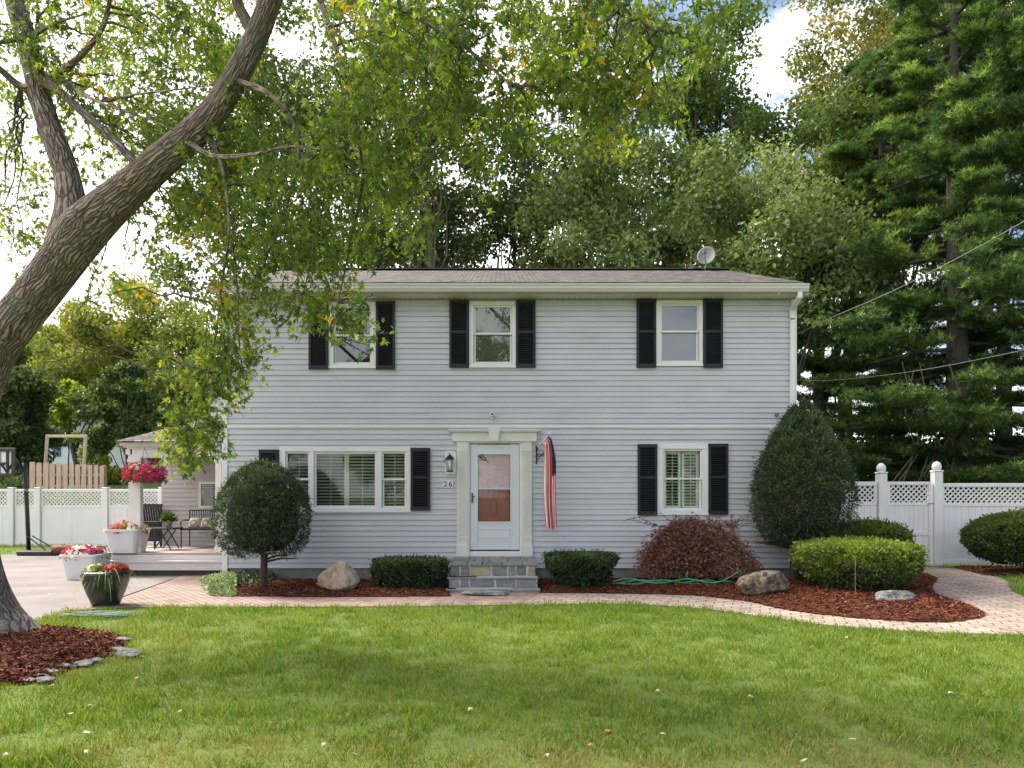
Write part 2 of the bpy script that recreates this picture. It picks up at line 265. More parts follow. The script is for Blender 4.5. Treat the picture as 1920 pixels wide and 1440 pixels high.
class MB:
    def __init__(s): s.V = []; s.F = []; s.a = []
    def add(s, vs, fs, a=0.5):
        n = len(s.V); s.V += [tuple(v) for v in vs]; s.F += [tuple(i+n for i in f) for f in fs]; s.a += [a]*len(vs); return s
    def box(s, x0, x1, y0, y1, z0, z1, a=.5):
        vs = [(x, y, z) for x in (x0, x1) for y in (y0, y1) for z in (z0, z1)]
        return s.add(vs, [(0, 1, 3, 2), (4, 6, 7, 5), (0, 4, 5, 1), (2, 3, 7, 6), (0, 2, 6, 4), (1, 5, 7, 3)], a)
    def obox(s, c, ax, ay, az, a=.5):
        c, ax, ay, az = map(np.array, (c, ax, ay, az))
        vs = [c+i*ax+j*ay+k*az for i in (-1, 1) for j in (-1, 1) for k in (-1, 1)]
        return s.add(vs, [(0, 1, 3, 2), (4, 6, 7, 5), (0, 4, 5, 1), (2, 3, 7, 6), (0, 2, 6, 4), (1, 5, 7, 3)], a)
    def bbox(s, x0, x1, y0, y1, z0, z1, b=.01, a=.5):   # box with chamfered edges
        xs, ys, zs = (x0, x1), (y0, y1), (z0, z1); cx, cy, cz = (x0+x1)/2, (y0+y1)/2, (z0+z1)/2
        import itertools
        vs = []; idx = {}
        for i, j, k in itertools.product((0, 1), repeat=3):
            sx, sy, sz = (1 if i == 0 else -1), (1 if j == 0 else -1), (1 if k == 0 else -1)
            for ax in range(3):
                p = [xs[i]+sx*b, ys[j]+sy*b, zs[k]+sz*b]; p[ax] = (xs[i], ys[j], zs[k])[ax]
                idx[(i, j, k, ax)] = len(vs); vs.append(p)
        fs = []
        for ax in range(3):
            for side in (0, 1):
                q = []
                for (m, n) in ((0, 0), (1, 0), (1, 1), (0, 1)):
                    t = [0, 0, 0]; t[ax] = side; o1, o2 = [d for d in range(3) if d != ax]; t[o1] = m; t[o2] = n
                    q.append(idx[(t[0], t[1], t[2], ax)])
                fs.append(q)
        for e in range(3):
            o1, o2 = [d for d in range(3) if d != e]
            for m in (0, 1):
                for n in (0, 1):
                    t0 = [0, 0, 0]; t0[o1] = m; t0[o2] = n; t1 = list(t0); t1[e] = 1
                    fs.append([idx[(*t0, o1)], idx[(*t1, o1)], idx[(*t1, o2)], idx[(*t0, o2)]])
        for t in itertools.product((0, 1), repeat=3): fs.append([idx[(*t, 0)], idx[(*t, 1)], idx[(*t, 2)]])
        return s.add(vs, fs, a)
    def tube(s, pts, rad, n=8, a=.5, cap=True):
        V, Fq, _ = tube_np(np.array(pts, float), rad, n)
        fs = [tuple(f) for f in Fq]
        if cap: m = len(pts); fs += [tuple(range(n-1, -1, -1)), tuple((m-1)*n+i for i in range(n))]
        return s.add(V, fs, a)
    def lathe(s, prof, c=(0, 0, 0), n=20, sq=None, a=.5):
        vs = []; 
        for r, z in prof:
            for i in range(n):
                t = 2*pi*(i+.5)/n; cx, sy = cos(t), sin(t)
                if sq: q = (abs(cx)**sq+abs(sy)**sq)**(-1/sq); cx *= q; sy *= q
                vs.append((c[0]+r*cx, c[1]+r*sy, c[2]+z))
        fs = [(j*n+i, j*n+(i+1) % n, (j+1)*n+(i+1) % n, (j+1)*n+i) for j in range(len(prof)-1) for i in range(n)]
        return s.add(vs, fs, a)
    def prism(s, poly, y0, y1, a=.5):      # poly in (x,z), extruded along y
        n = len(poly); vs = [(x, y0, z) for x, z in poly]+[(x, y1, z) for x, z in poly]
        return s.add(vs, [tuple(range(n)), tuple(range(2*n-1, n-1, -1))]+[(i, i+n, (i+1) % n+n, (i+1) % n) for i in range(n)], a)
    def build(s, name, m, parent=None, smooth=False, loc=None, attr=False, uv=None):
        return npmesh(name, np.array(s.V), s.F, m, parent, smooth=smooth, loc=loc, v=np.array(s.a) if attr else None, uv=uv)
def tube_np(P_, rad, n=8, bark=0, seed=0):
    P_ = np.asarray(P_, float); m = len(P_); rad = np.broadcast_to(np.asarray(rad, float), (m,))
    T = np.gradient(P_, axis=0); T /= np.linalg.norm(T, axis=1, keepdims=True)+1e-9
    up = np.array([0, 0, 1.]) if abs(T[0][2]) < .9 else np.array([1., 0, 0])
    A = np.cross(T[0], up); A /= np.linalg.norm(A); V = []; UV = []; L = 0
    ang = np.linspace(0, 2*pi, n, endpoint=False)
    for i in range(m):
        A = A-T[i]*np.dot(A, T[i]); A /= np.linalg.norm(A); B = np.cross(T[i], A)
        if i: L += np.linalg.norm(P_[i]-P_[i-1])
        r = rad[i]*np.ones(n)
        if bark:
            r = r*(1+bark*(np.sin(3*ang+seed+L*.8)*.5+np.sin(5*ang-L*1.3+seed)*.35+np.sin(9*ang+L*2+seed*2)*.25))
        V.append(P_[i]+np.outer(np.cos(ang)*r, A)+np.outer(np.sin(ang)*r, B))
        UV.append(np.stack([np.abs(ang/pi-1)*pi*np.median(rad)*1.0, np.full(n, L)], 1))
    V = np.concatenate(V); UV = np.concatenate(UV); i = np.arange(n); j = (i+1) % n
    Fq = np.concatenate([np.stack([k*n+i, k*n+j, (k+1)*n+j, (k+1)*n+i], 1) for k in range(m-1)])
    return V, Fq, UV
def smoothline(pts, n):
    """Catmull-Rom resample of points (any dimension)."""
    P_ = np.array(pts, float); P_ = np.vstack([2*P_[0]-P_[1], P_, 2*P_[-1]-P_[-2]]); out = []
    seg = len(P_)-3
    for t in np.linspace(0, seg-1e-6, n):
        k = int(t); u = t-k; a, b, c, d = P_[k:k+4]
        out.append(.5*((2*b)+(-a+c)*u+(2*a-5*b+4*c-d)*u*u+(-a+3*b-3*c+d)*u**3))
    return np.array(out)
class Leaves:
    """collects many copies of a small leaf shape and builds one mesh"""
    def __init__(s, tv, tf, wvar=0): s.tv = np.array(tv, float); s.tf = np.array(tf); s.V = []; s.v = []; s.wvar = wvar
    def add(s, pos, along, normal, size, v):
        pos = np.asarray(pos); n = len(pos)
        if n == 0: return
        a = along/(np.linalg.norm(along, axis=1, keepdims=True)+1e-9)
        nn = normal-a*np.sum(normal*a, 1, keepdims=True); nn /= np.linalg.norm(nn, axis=1, keepdims=True)+1e-9
        b = np.cross(a, nn); b = b*rng.uniform(1-s.wvar, 1+s.wvar*.25, (n, 1)); nn = nn*rng.uniform(1-s.wvar, 1+s.wvar*3, (n, 1)); S = np.broadcast_to(size, (n,))[:, None, None]
        V = pos[:, None]+S*(s.tv[None, :, 0:1]*b[:, None]+s.tv[None, :, 1:2]*a[:, None]+s.tv[None, :, 2:3]*nn[:, None])
        s.V.append(V.reshape(-1, 3)); s.v.append(np.repeat(v, len(s.tv)))
    def arrays(s):
        V = np.concatenate(s.V); k = len(s.tv); n = len(V)//k
        Fc = (s.tf[None]+np.arange(n)[:, None, None]*k).reshape(-1, s.tf.shape[1]); return V, Fc, np.concatenate(s.v)
    def build(s, name, m, parent=None, loc=None):
        V, Fc, v = s.arrays(); return npmesh(name, V, Fc, m, parent, v=v, loc=loc)
MAPLE = ([(0, 0, 0), (.32, .02, -.06), (.17, .2, .01), (.52, .6, -.16), (.17, .46, .02), (.03, 1.0, -.22), (-.16, .48, .02), (-.45, .66, -.1), (-.16, .22, .01), (-.36, -.02, -.03)],
         [(0, 1, 2), (0, 2, 8), (0, 8, 9), (2, 3, 4), (2, 4, 6), (2, 6, 8), (4, 5, 6), (8, 6, 7)])
OVAL = ([(0, 0, 0), (.3, .45, .08), (0, 1, -.05), (-.3, .45, .08)], [(0, 1, 2, 3)])
NARROW = ([(0, 0, 0), (.12, .45, .04), (0, 1, -.05), (-.12, .45, .04)], [(0, 1, 2, 3)])
SPIKE = ([(0, 0, 0), (.045, 0, 0), (0, 1, 0)], [(0, 1, 2)])
def rv(n, z=1.0):
    d = rng.normal(size=(n, 3)); d /= np.linalg.norm(d, axis=1, keepdims=True); d[:, 2] *= z; return d

def inpoly(x, y, poly):
    x = np.asarray(x); y = np.asarray(y); c = np.zeros(x.shape, bool); n = len(poly)
    for i in range(n):
        x1, y1 = poly[i]; x2, y2 = poly[(i+1) % n]
        cond = ((y1 > y) != (y2 > y)); xi = (x2-x1)*(y-y1)/(y2-y1+1e-12)+x1; c ^= cond & (x < xi)
    return c

# ================================================================== SETTING
gx = np.concatenate([np.linspace(-300, -30, 10), np.linspace(-28, 28, 29), np.linspace(30, 300, 10)])
gy = np.concatenate([np.linspace(-200, -10, 8), np.linspace(0, 60, 31), np.linspace(70, 500, 12)])
XX, YY = np.meshgrid(gx, gy); ZZ = ground_z(XX, YY); nx, ny = len(gx), len(gy)
idx = np.arange(nx*ny).reshape(ny, nx); Fg = np.stack([idx[:-1, :-1], idx[:-1, 1:], idx[1:, 1:], idx[1:, :-1]], -1).reshape(-1, 4)
tag(npmesh('ground', np.stack([XX, YY, ZZ], -1).reshape(-1, 3), Fg, M['soil_grass']), kind='structure')

def sheet(name, poly, z, m):
    me_V = [(x, y, z) for x, y in poly]
    return tag(npmesh(name, me_V, [tuple(range(len(poly)))], m), kind='structure')
path_front = [(120, 1147), (230, 1141), (400, 1139), (650, 1139), (860, 1137), (1130, 1133), (1250, 1137), (1350, 1146), (1450, 1160), (1560, 1174), (1700, 1184), (1850, 1190), (2150, 1196)]
path_back_r = [(2150, 1125), (1950, 1122), (1915, 1118), (1893, 1104), (1888, 1090), (1850, 1078), (1785, 1066), (1700, 1063)]
def curve2(pts, n): return [tuple(p) for p in smoothline(pts, n)]
pf = [G(*p) for p in curve2(path_front, 50)]; pb = [G(*p) for p in curve2(path_back_r, 24)]
PATH = pf+pb+[G(1500, 1066), (PX(1010, 13), 13.2), (PX(1010, 13), 12.6), (PX(840, 12.6), 12.6), (PX(430, 14.2), 14.0), (PX(425, 14.3), 14.9), G(335, 1078), G(240, 1118)]
split = [i for i, p in enumerate(pf) if p[0] > G(1012, 1125)[0]][0]
PATH_L = pf[:split]+[G(1012, 1113), (PX(1010, 13), 13.2), (PX(840, 13), 13.2), (PX(430, 14.2), 14.2), (PX(425, 14.3), 15.2), G(345, 1079), G(240, 1120)]
PATH_R = pf[split-1:]+pb+[G(1500, 1066), (PX(1010, 13), 13.2), G(1012, 1113)]
sheet('paver_path', PATH_R, .008, M['paver'])
sheet('paver_walkway', PATH_L, .012, M['paver_red'])
DRIVE = [G(-40, 1200), (G(50, 1168)), G(120, 1147), G(240, 1120), G(345, 1079), (PX(425, 15.2), 15.2), (PX(425, 15.2), 23.0), G(190, 1023), G(120, 1033), G(50, 1040), (-17, 19.5), (-30, 19.5), (-30, 6.2), (-9.4, 6.6)]
sheet('driveway', DRIVE, .004, M['drive'])
# edging course along the driveway joint
e = MB(); a_, b_ = G(165, 1143), G(345, 1079)
e.box(0, 0, 0, 0, 0, 0); e.V.clear(); e.F.clear(); e.a.clear()
dx, dy = b_[0]-a_[0], b_[1]-a_[1]; L = math.hypot(dx, dy); u = (dx/L, dy/L)
e.obox(((a_[0]+b_[0])/2, (a_[1]+b_[1])/2, .008), (u[0]*L/2, u[1]*L/2, 0), (-u[1]*.008, u[0]*.008, 0), (0, 0, .006))
tag(e.build('driveway_joint', M['ropedark']), kind='structure')

def mulch(name, poly, hmax, nchips, soft=.5, seed=1, base=.016):
    """a mounded bed: a grid clipped to the polygon, with real wood chips on it"""
    r = np.random.default_rng(seed); P_ = np.array(poly); lo, hi = P_.min(0), P_.max(0)
    def edged(x, y):
        d = np.full(x.shape, 1e9); n = len(P_)
        for i in range(n):
            a, b = P_[i], P_[(i+1) % n]; ab = b-a; t = np.clip(((x-a[0])*ab[0]+(y-a[1])*ab[1])/(ab@ab+1e-9), 0, 1); d = np.minimum(d, np.hypot(x-a[0]-t*ab[0], y-a[1]-t*ab[1]))
        return d
    def hz(x, y):
        t = np.clip(edged(x, y)/soft, 0, 1); return base+hmax*(t*(2-t))+.008*np.sin(x*13+seed)*np.sin(y*17)*t
    st = .07; xs = np.arange(lo[0], hi[0]+st, st); ys = np.arange(lo[1], hi[1]+st, st); X_, Y_ = np.meshgrid(xs, ys)
    nx_, ny_ = len(xs), len(ys); id_ = np.arange(nx_*ny_).reshape(ny_, nx_)
    q = np.stack([id_[:-1, :-1], id_[:-1, 1:], id_[1:, 1:], id_[1:, :-1]], -1).reshape(-1, 4)
    xf, yf = X_.ravel(), Y_.ravel(); cx, cy = xf[q].mean(1), yf[q].mean(1); q = q[inpoly(cx, cy, poly)]
    Zf = hz(xf, yf); V = np.stack([xf, yf, Zf], 1)
    lv = Leaves([(0, -.5, 0), (.16, -.42, .02), (.12, .5, .05), (-.14, .4, .02)], [(0, 1, 2, 3)])
    cxs = r.uniform(lo[0], hi[0], nchips*3); cys = r.uniform(lo[1], hi[1], nchips*3); ok = inpoly(cxs, cys, poly); cxs, cys = cxs[ok][:nchips], cys[ok][:nchips]; n = len(cxs)
    al = r.normal(size=(n, 3)); al[:, 2] *= .35; nn = r.normal(size=(n, 3))*.5+np.array([0, 0, 1])
    lv.add(np.stack([cxs, cys, hz(cxs, cys)+r.uniform(.0, .018, n)], 1), al, nn, r.uniform(.03, .085, n), np.clip(r.beta(2, 2.2, n), 0, 1))
    cv, cf, ca = lv.arrays()
    o = npmesh(name, np.concatenate([V, cv]), [q, cf+len(V)], M['chips'], v=np.concatenate([np.full(len(V), .25), ca]))
    tag(o, kind='structure'); return hz
BED_L = [G(440, 1120), G(650, 1121), G(842, 1120), (PX(842, 12.8), 14.24), (-5.3, 14.24), G(425, 1090)]
BED_R = [G(*p) for p in curve2([(1012, 1113), (1150, 1114), (1300, 1118), (1400, 1129), (1480, 1146), (1600, 1160), (1720, 1168), (1800, 1166), (1846, 1155), (1820, 1138), (1760, 1118), (1748, 1100), (1756, 1086), (1712, 1072)], 60)]+[(PX(1500, 16), 16.2), (5.75, 16.2), (5.75, 14.24), (PX(1010, 13), 14.24)]
TREE_BED = [G(*p) for p in curve2([(-80, 1290), (60, 1283), (120, 1262), (190, 1240), (232, 1215), (225, 1196), (150, 1184), (60, 1180), (-80, 1182), (-150, 1230)], 40)]
hL = mulch('mulch_bed', BED_L, .05, 9000, seed=1); hR = mulch('mulch_bed', BED_R, .10, 26000, seed=2, soft=.8); hT = mulch('mulch_bed', TREE_BED, .10, 13000, seed=3, soft=.7)
BUSH_BED = [G(1790, 1066), G(1850, 1080), G(2200, 1090), (PX(2200, 16), 16.9), (PX(1790, 16.9), 16.9)]
mulch('mulch_bed', BUSH_BED, .04, 2500, seed=4)

# ---- lawn: real blades
def vnoise(x, y, sc, seed):
    tab = np.random.default_rng(seed).uniform(-1, 1, (256, 256)); X_, Y_ = x/sc+500, y/sc+500; i, j = np.floor(X_).astype(int), np.floor(Y_).astype(int); u, v = X_-i, Y_-j; u = u*u*(3-2*u); v = v*v*(3-2*v)
    g = lambda a, b: tab[a % 256, b % 256]
    return (g(i, j)*(1-u)+g(i+1, j)*u)*(1-v)+(g(i, j+1)*(1-u)+g(i+1, j+1)*u)*v
def grass():
    lv = Leaves([(-.05, 0, 0), (.05, 0, 0), (.025, .6, .12), (0, 1, .32)], [(0, 1, 2, 3)])
    bx = [(-13, 13, 3.2, 12.0, 640000), (7.5, 18, 10, 17, 34000), (-20, -11, 18.5, 23.6, 9000)]
    for x0, x1, y0, y1, n in bx:
        # more blades near the camera
        uu = rng.uniform(0, 1, n); y = y0*(y1/y0)**(uu**.9); x = rng.uniform(x0, x1, n)
        ok = (np.abs(x-.1) < y*.74+3.0)
        for poly in (PATH_L, PATH_R, BED_L, BED_R, TREE_BED, BUSH_BED): ok &= ~inpoly(x+rng.normal(0, .015, n), y+rng.normal(0, .03, n), poly)
        ok &= ~inpoly(x, y, DRIVE)
        ok &= ~((y > 12.3) & (x > -6) & (x < 6.2))
        if y1 == 12.0: ok &= ~((y > 11.6) & (x < 8))
        x, y = x[ok], y[ok]; n = len(x)
        # patchiness
        pat = .5+.22*np.sin(x*1.1+1.3*np.sin(y*.9))+.22*np.sin(y*1.7+1.9*np.sin(x*.7+1))+.16*np.sin(x*3.1+y*2.3)+.12*np.sin(x*7.3-y*5.1)
        pat = .5+.22*vnoise(x, y, .9, 1)+.24*vnoise(x, y, .33, 2)+.34*vnoise(x, y, .10, 3); v = .30+.44*pat+.12*vnoise(x, y, 2.6, 4)+rng.normal(0, .2, n); v = np.where(v < .2, .2+rng.uniform(0, .2, n), v)
        dry = np.clip(1-(y-4.5)/.9, 0, 1)*(.75+.9*vnoise(x, y, .5, 8))+np.clip(vnoise(x, y, .7, 9)-.5, 0, 1)*.3        # bare, dry strip at the near edge
        dry *= 1.05; dry += np.clip(1-np.hypot(x+5.0, y-8.0)/2.6, 0, 1)*.9*(np.hypot(x+5.0, y-8.0) > 1.0)+np.clip(1-np.hypot(x+7.2, y-10.6)/1.5, 0, 1)*1.2
        dry += .8*np.clip(1-np.hypot(x+1.0, (y-9.3)*1.6)/1.2, 0, 1)*.6
        k = rng.uniform(0, 1, n) < dry; v[k] = rng.uniform(0, .2, k.sum())
        keep = ~(k & (rng.uniform(0, 1, n) < .35)); x, y, v = x[keep], y[keep], v[keep]; n = len(x)
        al = np.stack([rng.normal(0, .45, n), rng.normal(0, .45, n), np.ones(n)], 1); nn = rv(n)
        lv.add(np.stack([x, y, np.zeros(n)-.004], 1), al, nn, rng.uniform(.028, .062, n)*(1+.035*y)*(1+.45*vnoise(x, y, .22, 6)+.25*vnoise(x, y, .08, 7)), v)
    tag(lv.build('grass', M['grass']), label='short green lawn grass with dry brown patches near the front edge', cat='grass', kind='stuff')
grass()

# ================================================================== HOUSE
Y0 = 14.3; XL, XR = PX(420, Y0), PX(1490, Y0); ZB, ZT = PZ(1065, Y0), PZ(562, Y0)
YB = Y0+8.6; YR = Y0+4.3; ZR = PZ(507, YR)
house = thing('house', 'two storey pale grey clapboard house with black shutters and low brown roof', 'house', (0, Y0, 0))
def wx(px): return PX(px, Y0)
def wz(py): return PZ(py, Y0)
wins = dict(UL=(617, 705, 567, 690), UM=(880, 967, 565, 689), UR=(1230, 1317, 563, 686), LL=(525, 770, 838, 960), LR=(1232, 1327, 831, 965), DR=(857, 996, 828, 1043))
def siding(name, p0, u, width, z0, z1, nrm, openings, m, parent, e=.1035, d=.020):
    """lapped boards: every course leans out at its foot and casts its own line"""
    zs = list(np.arange(z0, z1, e))+[z1]; V = []; Fc = []
    def pt(s_, z, off): return (p0[0]+u[0]*s_+nrm[0]*off, p0[1]+u[1]*s_+nrm[1]*off, z)
    def quad(a, b, c, d_): n = len(V); V.extend([a, b, c, d_]); Fc.append((n, n+1, n+2, n+3))
    for k in range(len(zs)-1):
        a, b = zs[k], zs[k+1]; cuts = sorted({a, b}|{z for o in openings for z in (o[2], o[3]) if a < z < b})
        jj = .0015*math.sin(k*12.9)
        for c0, c1 in zip(cuts[:-1], cuts[1:]):
            if c1-c0 < 1e-5: continue
            mid = (c0+c1)/2; xs = [(0, width)]
            for o in openings:
                if o[2] <= mid <= o[3]:
                    nxs = []
                    for s0, s1 in xs:
                        if o[1] <= s0 or o[0] >= s1: nxs.append((s0, s1)); continue
                        if o[0] > s0: nxs.append((s0, o[0]))
                        if o[1] < s1: nxs.append((o[1], s1))
                    xs = nxs
            seams = [s_ for s_ in (((k*2.37+1.1) % 3.66)+3.66*q for q in range(6)) if s_ < width]; sgm = []
            for s0, s1 in xs:
                cc = [s0]+[q for q in seams if s0+.1 < q < s1-.1]+[s1]; sgm += [(p, q) for p, q in zip(cc[:-1], cc[1:])]
            for s0, s1 in sgm:
                j2 = .0032*math.sin(s0*37+k*5.1); f = lambda z: (d+jj+j2)*(1-(z-a)/e)+.002+max(0, j2*.6)
                quad(pt(s0, c0, f(c0)), pt(s1, c0, f(c0)), pt(s1, c1, f(c1)), pt(s0, c1, f(c1)))
                if c0 == a: quad(pt(s0, a, 0), pt(s1, a, 0), pt(s1, a, f(a)), pt(s0, a, f(a)))
    return npmesh(name, V, Fc, m, parent)
ops = [(wx(a)+.01-XL, wx(b)-.01-XL, wz(d)+.01, wz(c)-.01) for a, b, c, d in wins.values()]
siding('wall', (XL, Y0), (1, 0), XR-XL, ZB, ZT, (0, -1), ops, M['siding'], house)
siding('wall', (XR, Y0), (0, 1), YB-Y0, ZB, ZT, (1, 0), [], M['siding'], house)
siding('wall', (XL, YB), (0, -1), YB-Y0, ZB, ZT, (-1, 0), [], M['siding'], house)
g = MB(); g.box(XL+.02, XR-.02, YB-.1, YB, ZB, ZT)
for xx in (XL, XR-.03): g.add([(xx, Y0, ZT), (xx, YB, ZT), (xx, YR, ZR-.1), (xx+.03, Y0, ZT), (xx+.03, YB, ZT), (xx+.03, YR, ZR-.1)], [(0, 1, 2), (5, 4, 3), (0, 2, 5, 3), (1, 4, 5, 2)])
g.build('gable_wall', M['siding'], house)
MB().box(XL+.03, XR-.03, Y0+.02, YB-.03, 0-.2, ZB).build('foundation', M['foundation'], house)
MB().box(XL, XR, Y0-.032, Y0-.001, wz(802), wz(797)).build('belt_strip', M['white'], house)
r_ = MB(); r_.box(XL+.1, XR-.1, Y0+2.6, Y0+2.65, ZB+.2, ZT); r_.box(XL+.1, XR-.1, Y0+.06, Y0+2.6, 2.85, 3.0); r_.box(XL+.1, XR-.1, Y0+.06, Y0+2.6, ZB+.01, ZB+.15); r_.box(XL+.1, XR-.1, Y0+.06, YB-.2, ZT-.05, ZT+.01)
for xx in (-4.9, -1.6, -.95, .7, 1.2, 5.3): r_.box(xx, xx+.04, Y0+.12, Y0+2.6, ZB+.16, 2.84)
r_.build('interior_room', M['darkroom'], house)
MB().box(XL-.03, XL+.075, Y0-.03, Y0+.08, ZB-.16, ZT).build('corner_board', M['white'], house); MB().box(XR-.075, XR+.03, Y0-.03, Y0+.08, ZB-.02, ZT).build('corner_board', M['white'], house)
# roof
YE = Y0-.37; ZE = PZ(529, YE); xl, xr = XL-.10, PX(1508, YE)
slope = (ZR-ZE)/(YR-YE); rl = math.hypot(YR-YE, ZR-ZE)
def roof_mb():
    V = []; Fc = []; UV = []
    for sgn in (1, -1):
        ye = YE if sgn == 1 else 2*YR-YE
        ns = 14; nxx = 40
        base = len(V)
        for j in range(ns+1):
            t = j/ns
            for i in range(nxx+1):
                x = xl+(xr-xl)*i/nxx; V.append((x, ye+(YR-ye)*t, ZE+(ZR-ZE)*t+.004*sin(i*1.7+j*2.3))); UV.append((x, t*rl))
        for j in range(ns):
            for i in range(nxx):
                a = base+j*(nxx+1)+i; Fc.append((a, a+1, a+nxx+2, a+nxx+1))
    th = .03; n = len(V)
    for a in [(xl, YE), (xr, YE)]: pass
    # thickness: eave lips and rakes
    for x in (xl, xr):
        b = len(V); V += [(x, YE, ZE), (x, YR, ZR), (x, 2*YR-YE, ZE), (x, 2*YR-YE, ZE-th), (x, YR, ZR-th), (x, YE, ZE-th)]; UV += [(x, 0)]*6; Fc += [(b, b+1, b+4, b+5), (b+1, b+2, b+3, b+4)]
    b = len(V); V += [(xl, YE, ZE), (xr, YE, ZE), (xr, YE, ZE-th), (xl, YE, ZE-th)]; UV += [(0, 0)]*4; Fc.append((b, b+1, b+2, b+3))
    return V, Fc, UV
V, Fc, UV = roof_mb(); roof = npmesh('roof', V, Fc, M['shingle'], house, uv=UV)
rc = MB(); 
for k in range(42):
    x = xl+.02+k*(xr-xl)/42; rc.obox((x+.13, YR, ZR+.012+.004*(k % 2)), (.14, 0, .004), (0, .13, 0), (0, 0, .012))
rc.build('ridge_cap', mat('ridge_shingle', (.05, .045, .042), (.09, .08, .075), scale=9, rough=.95), roof)
rk = MB()
for x in (xl, xr-.03):
    rk.add([(x, YE, ZE-.03), (x, YR, ZR-.03), (x, YR, ZR-.17), (x, YE, ZE-.17), (x+.03, YE, ZE-.03), (x+.03, YR, ZR-.03), (x+.03, YR, ZR-.17), (x+.03, YE, ZE-.17)], [(0, 1, 2, 3), (7, 6, 5, 4), (0, 4, 5, 1), (3, 2, 6, 7), (0, 3, 7, 4)])
rk.box(xl, xr, YE+.001, YE+.03, ZT+.05, ZE-.031)
rk.build('fascia', M['gutter'], house)
gp = [(0, .0), (-.13, 0), (-.13, -.03), (-.115, -.045), (-.12, -.08), (-.09, -.145), (-.0, -.15), (0, -.14), (-.085, -.135), (-.11, -.075), (-.12, -.01), (0, -.01)]
zg = PZ(531, YE-.13); gx0, gx1 = xl-.02, PX(1517, YE-.1)
n = len(gp); V = [(gx0, YE+p[0], zg+p[1]) for p in gp]+[(gx1, YE+p[0], zg+p[1]) for p in gp]
Fc = [(i, (i+1) % n, (i+1) % n+n, i+n) for i in range(n)]+[(0, 1, 2, 3, 4, 5, 6), (n, n+1, n+2, n+3, n+4, n+5, n+6)]
npmesh('gutter', V, Fc, M['gutter'], house)
sf = MB(); x = XL-.05
while x < XR+.05:
    sf.box(x, x+.085, YE+.03, Y0+.02, ZT+.012, ZT+.03); sf.box(x+.085, x+.105, YE+.03, Y0+.02, ZT+.022, ZT+.034); x += .105
sf.build('soffit', M['cream'], house)
ds = MB(); xd = wx(1483)
pts = [(PX(1497, YE), YE-.06, zg-.15), (PX(1497, YE), YE-.06, zg-.24), (xd-.01, Y0-.06, PZ(583, Y0)), (xd, Y0-.06, PZ(600, Y0)), (xd, Y0-.06, PZ(1058, Y0)), (xd-.0, Y0-.18, PZ(1066, Y0))]
for a, b in zip(pts[:-1], pts[1:]):
    a, b = np.array(a), np.array(b); d = b-a; Ld = np.linalg.norm(d); d /= Ld; sx = np.array([1, 0, 0]) if abs(d[0]) < .7 else np.array([0, 0, 1]); sx = sx-d*(sx@d); sx /= np.linalg.norm(sx); sy = np.cross(d, sx); ds.obox((a+b)/2, sx*.042, sy*.03, d*(Ld/2+.012))
ds.build('downspout', M['white'], house)

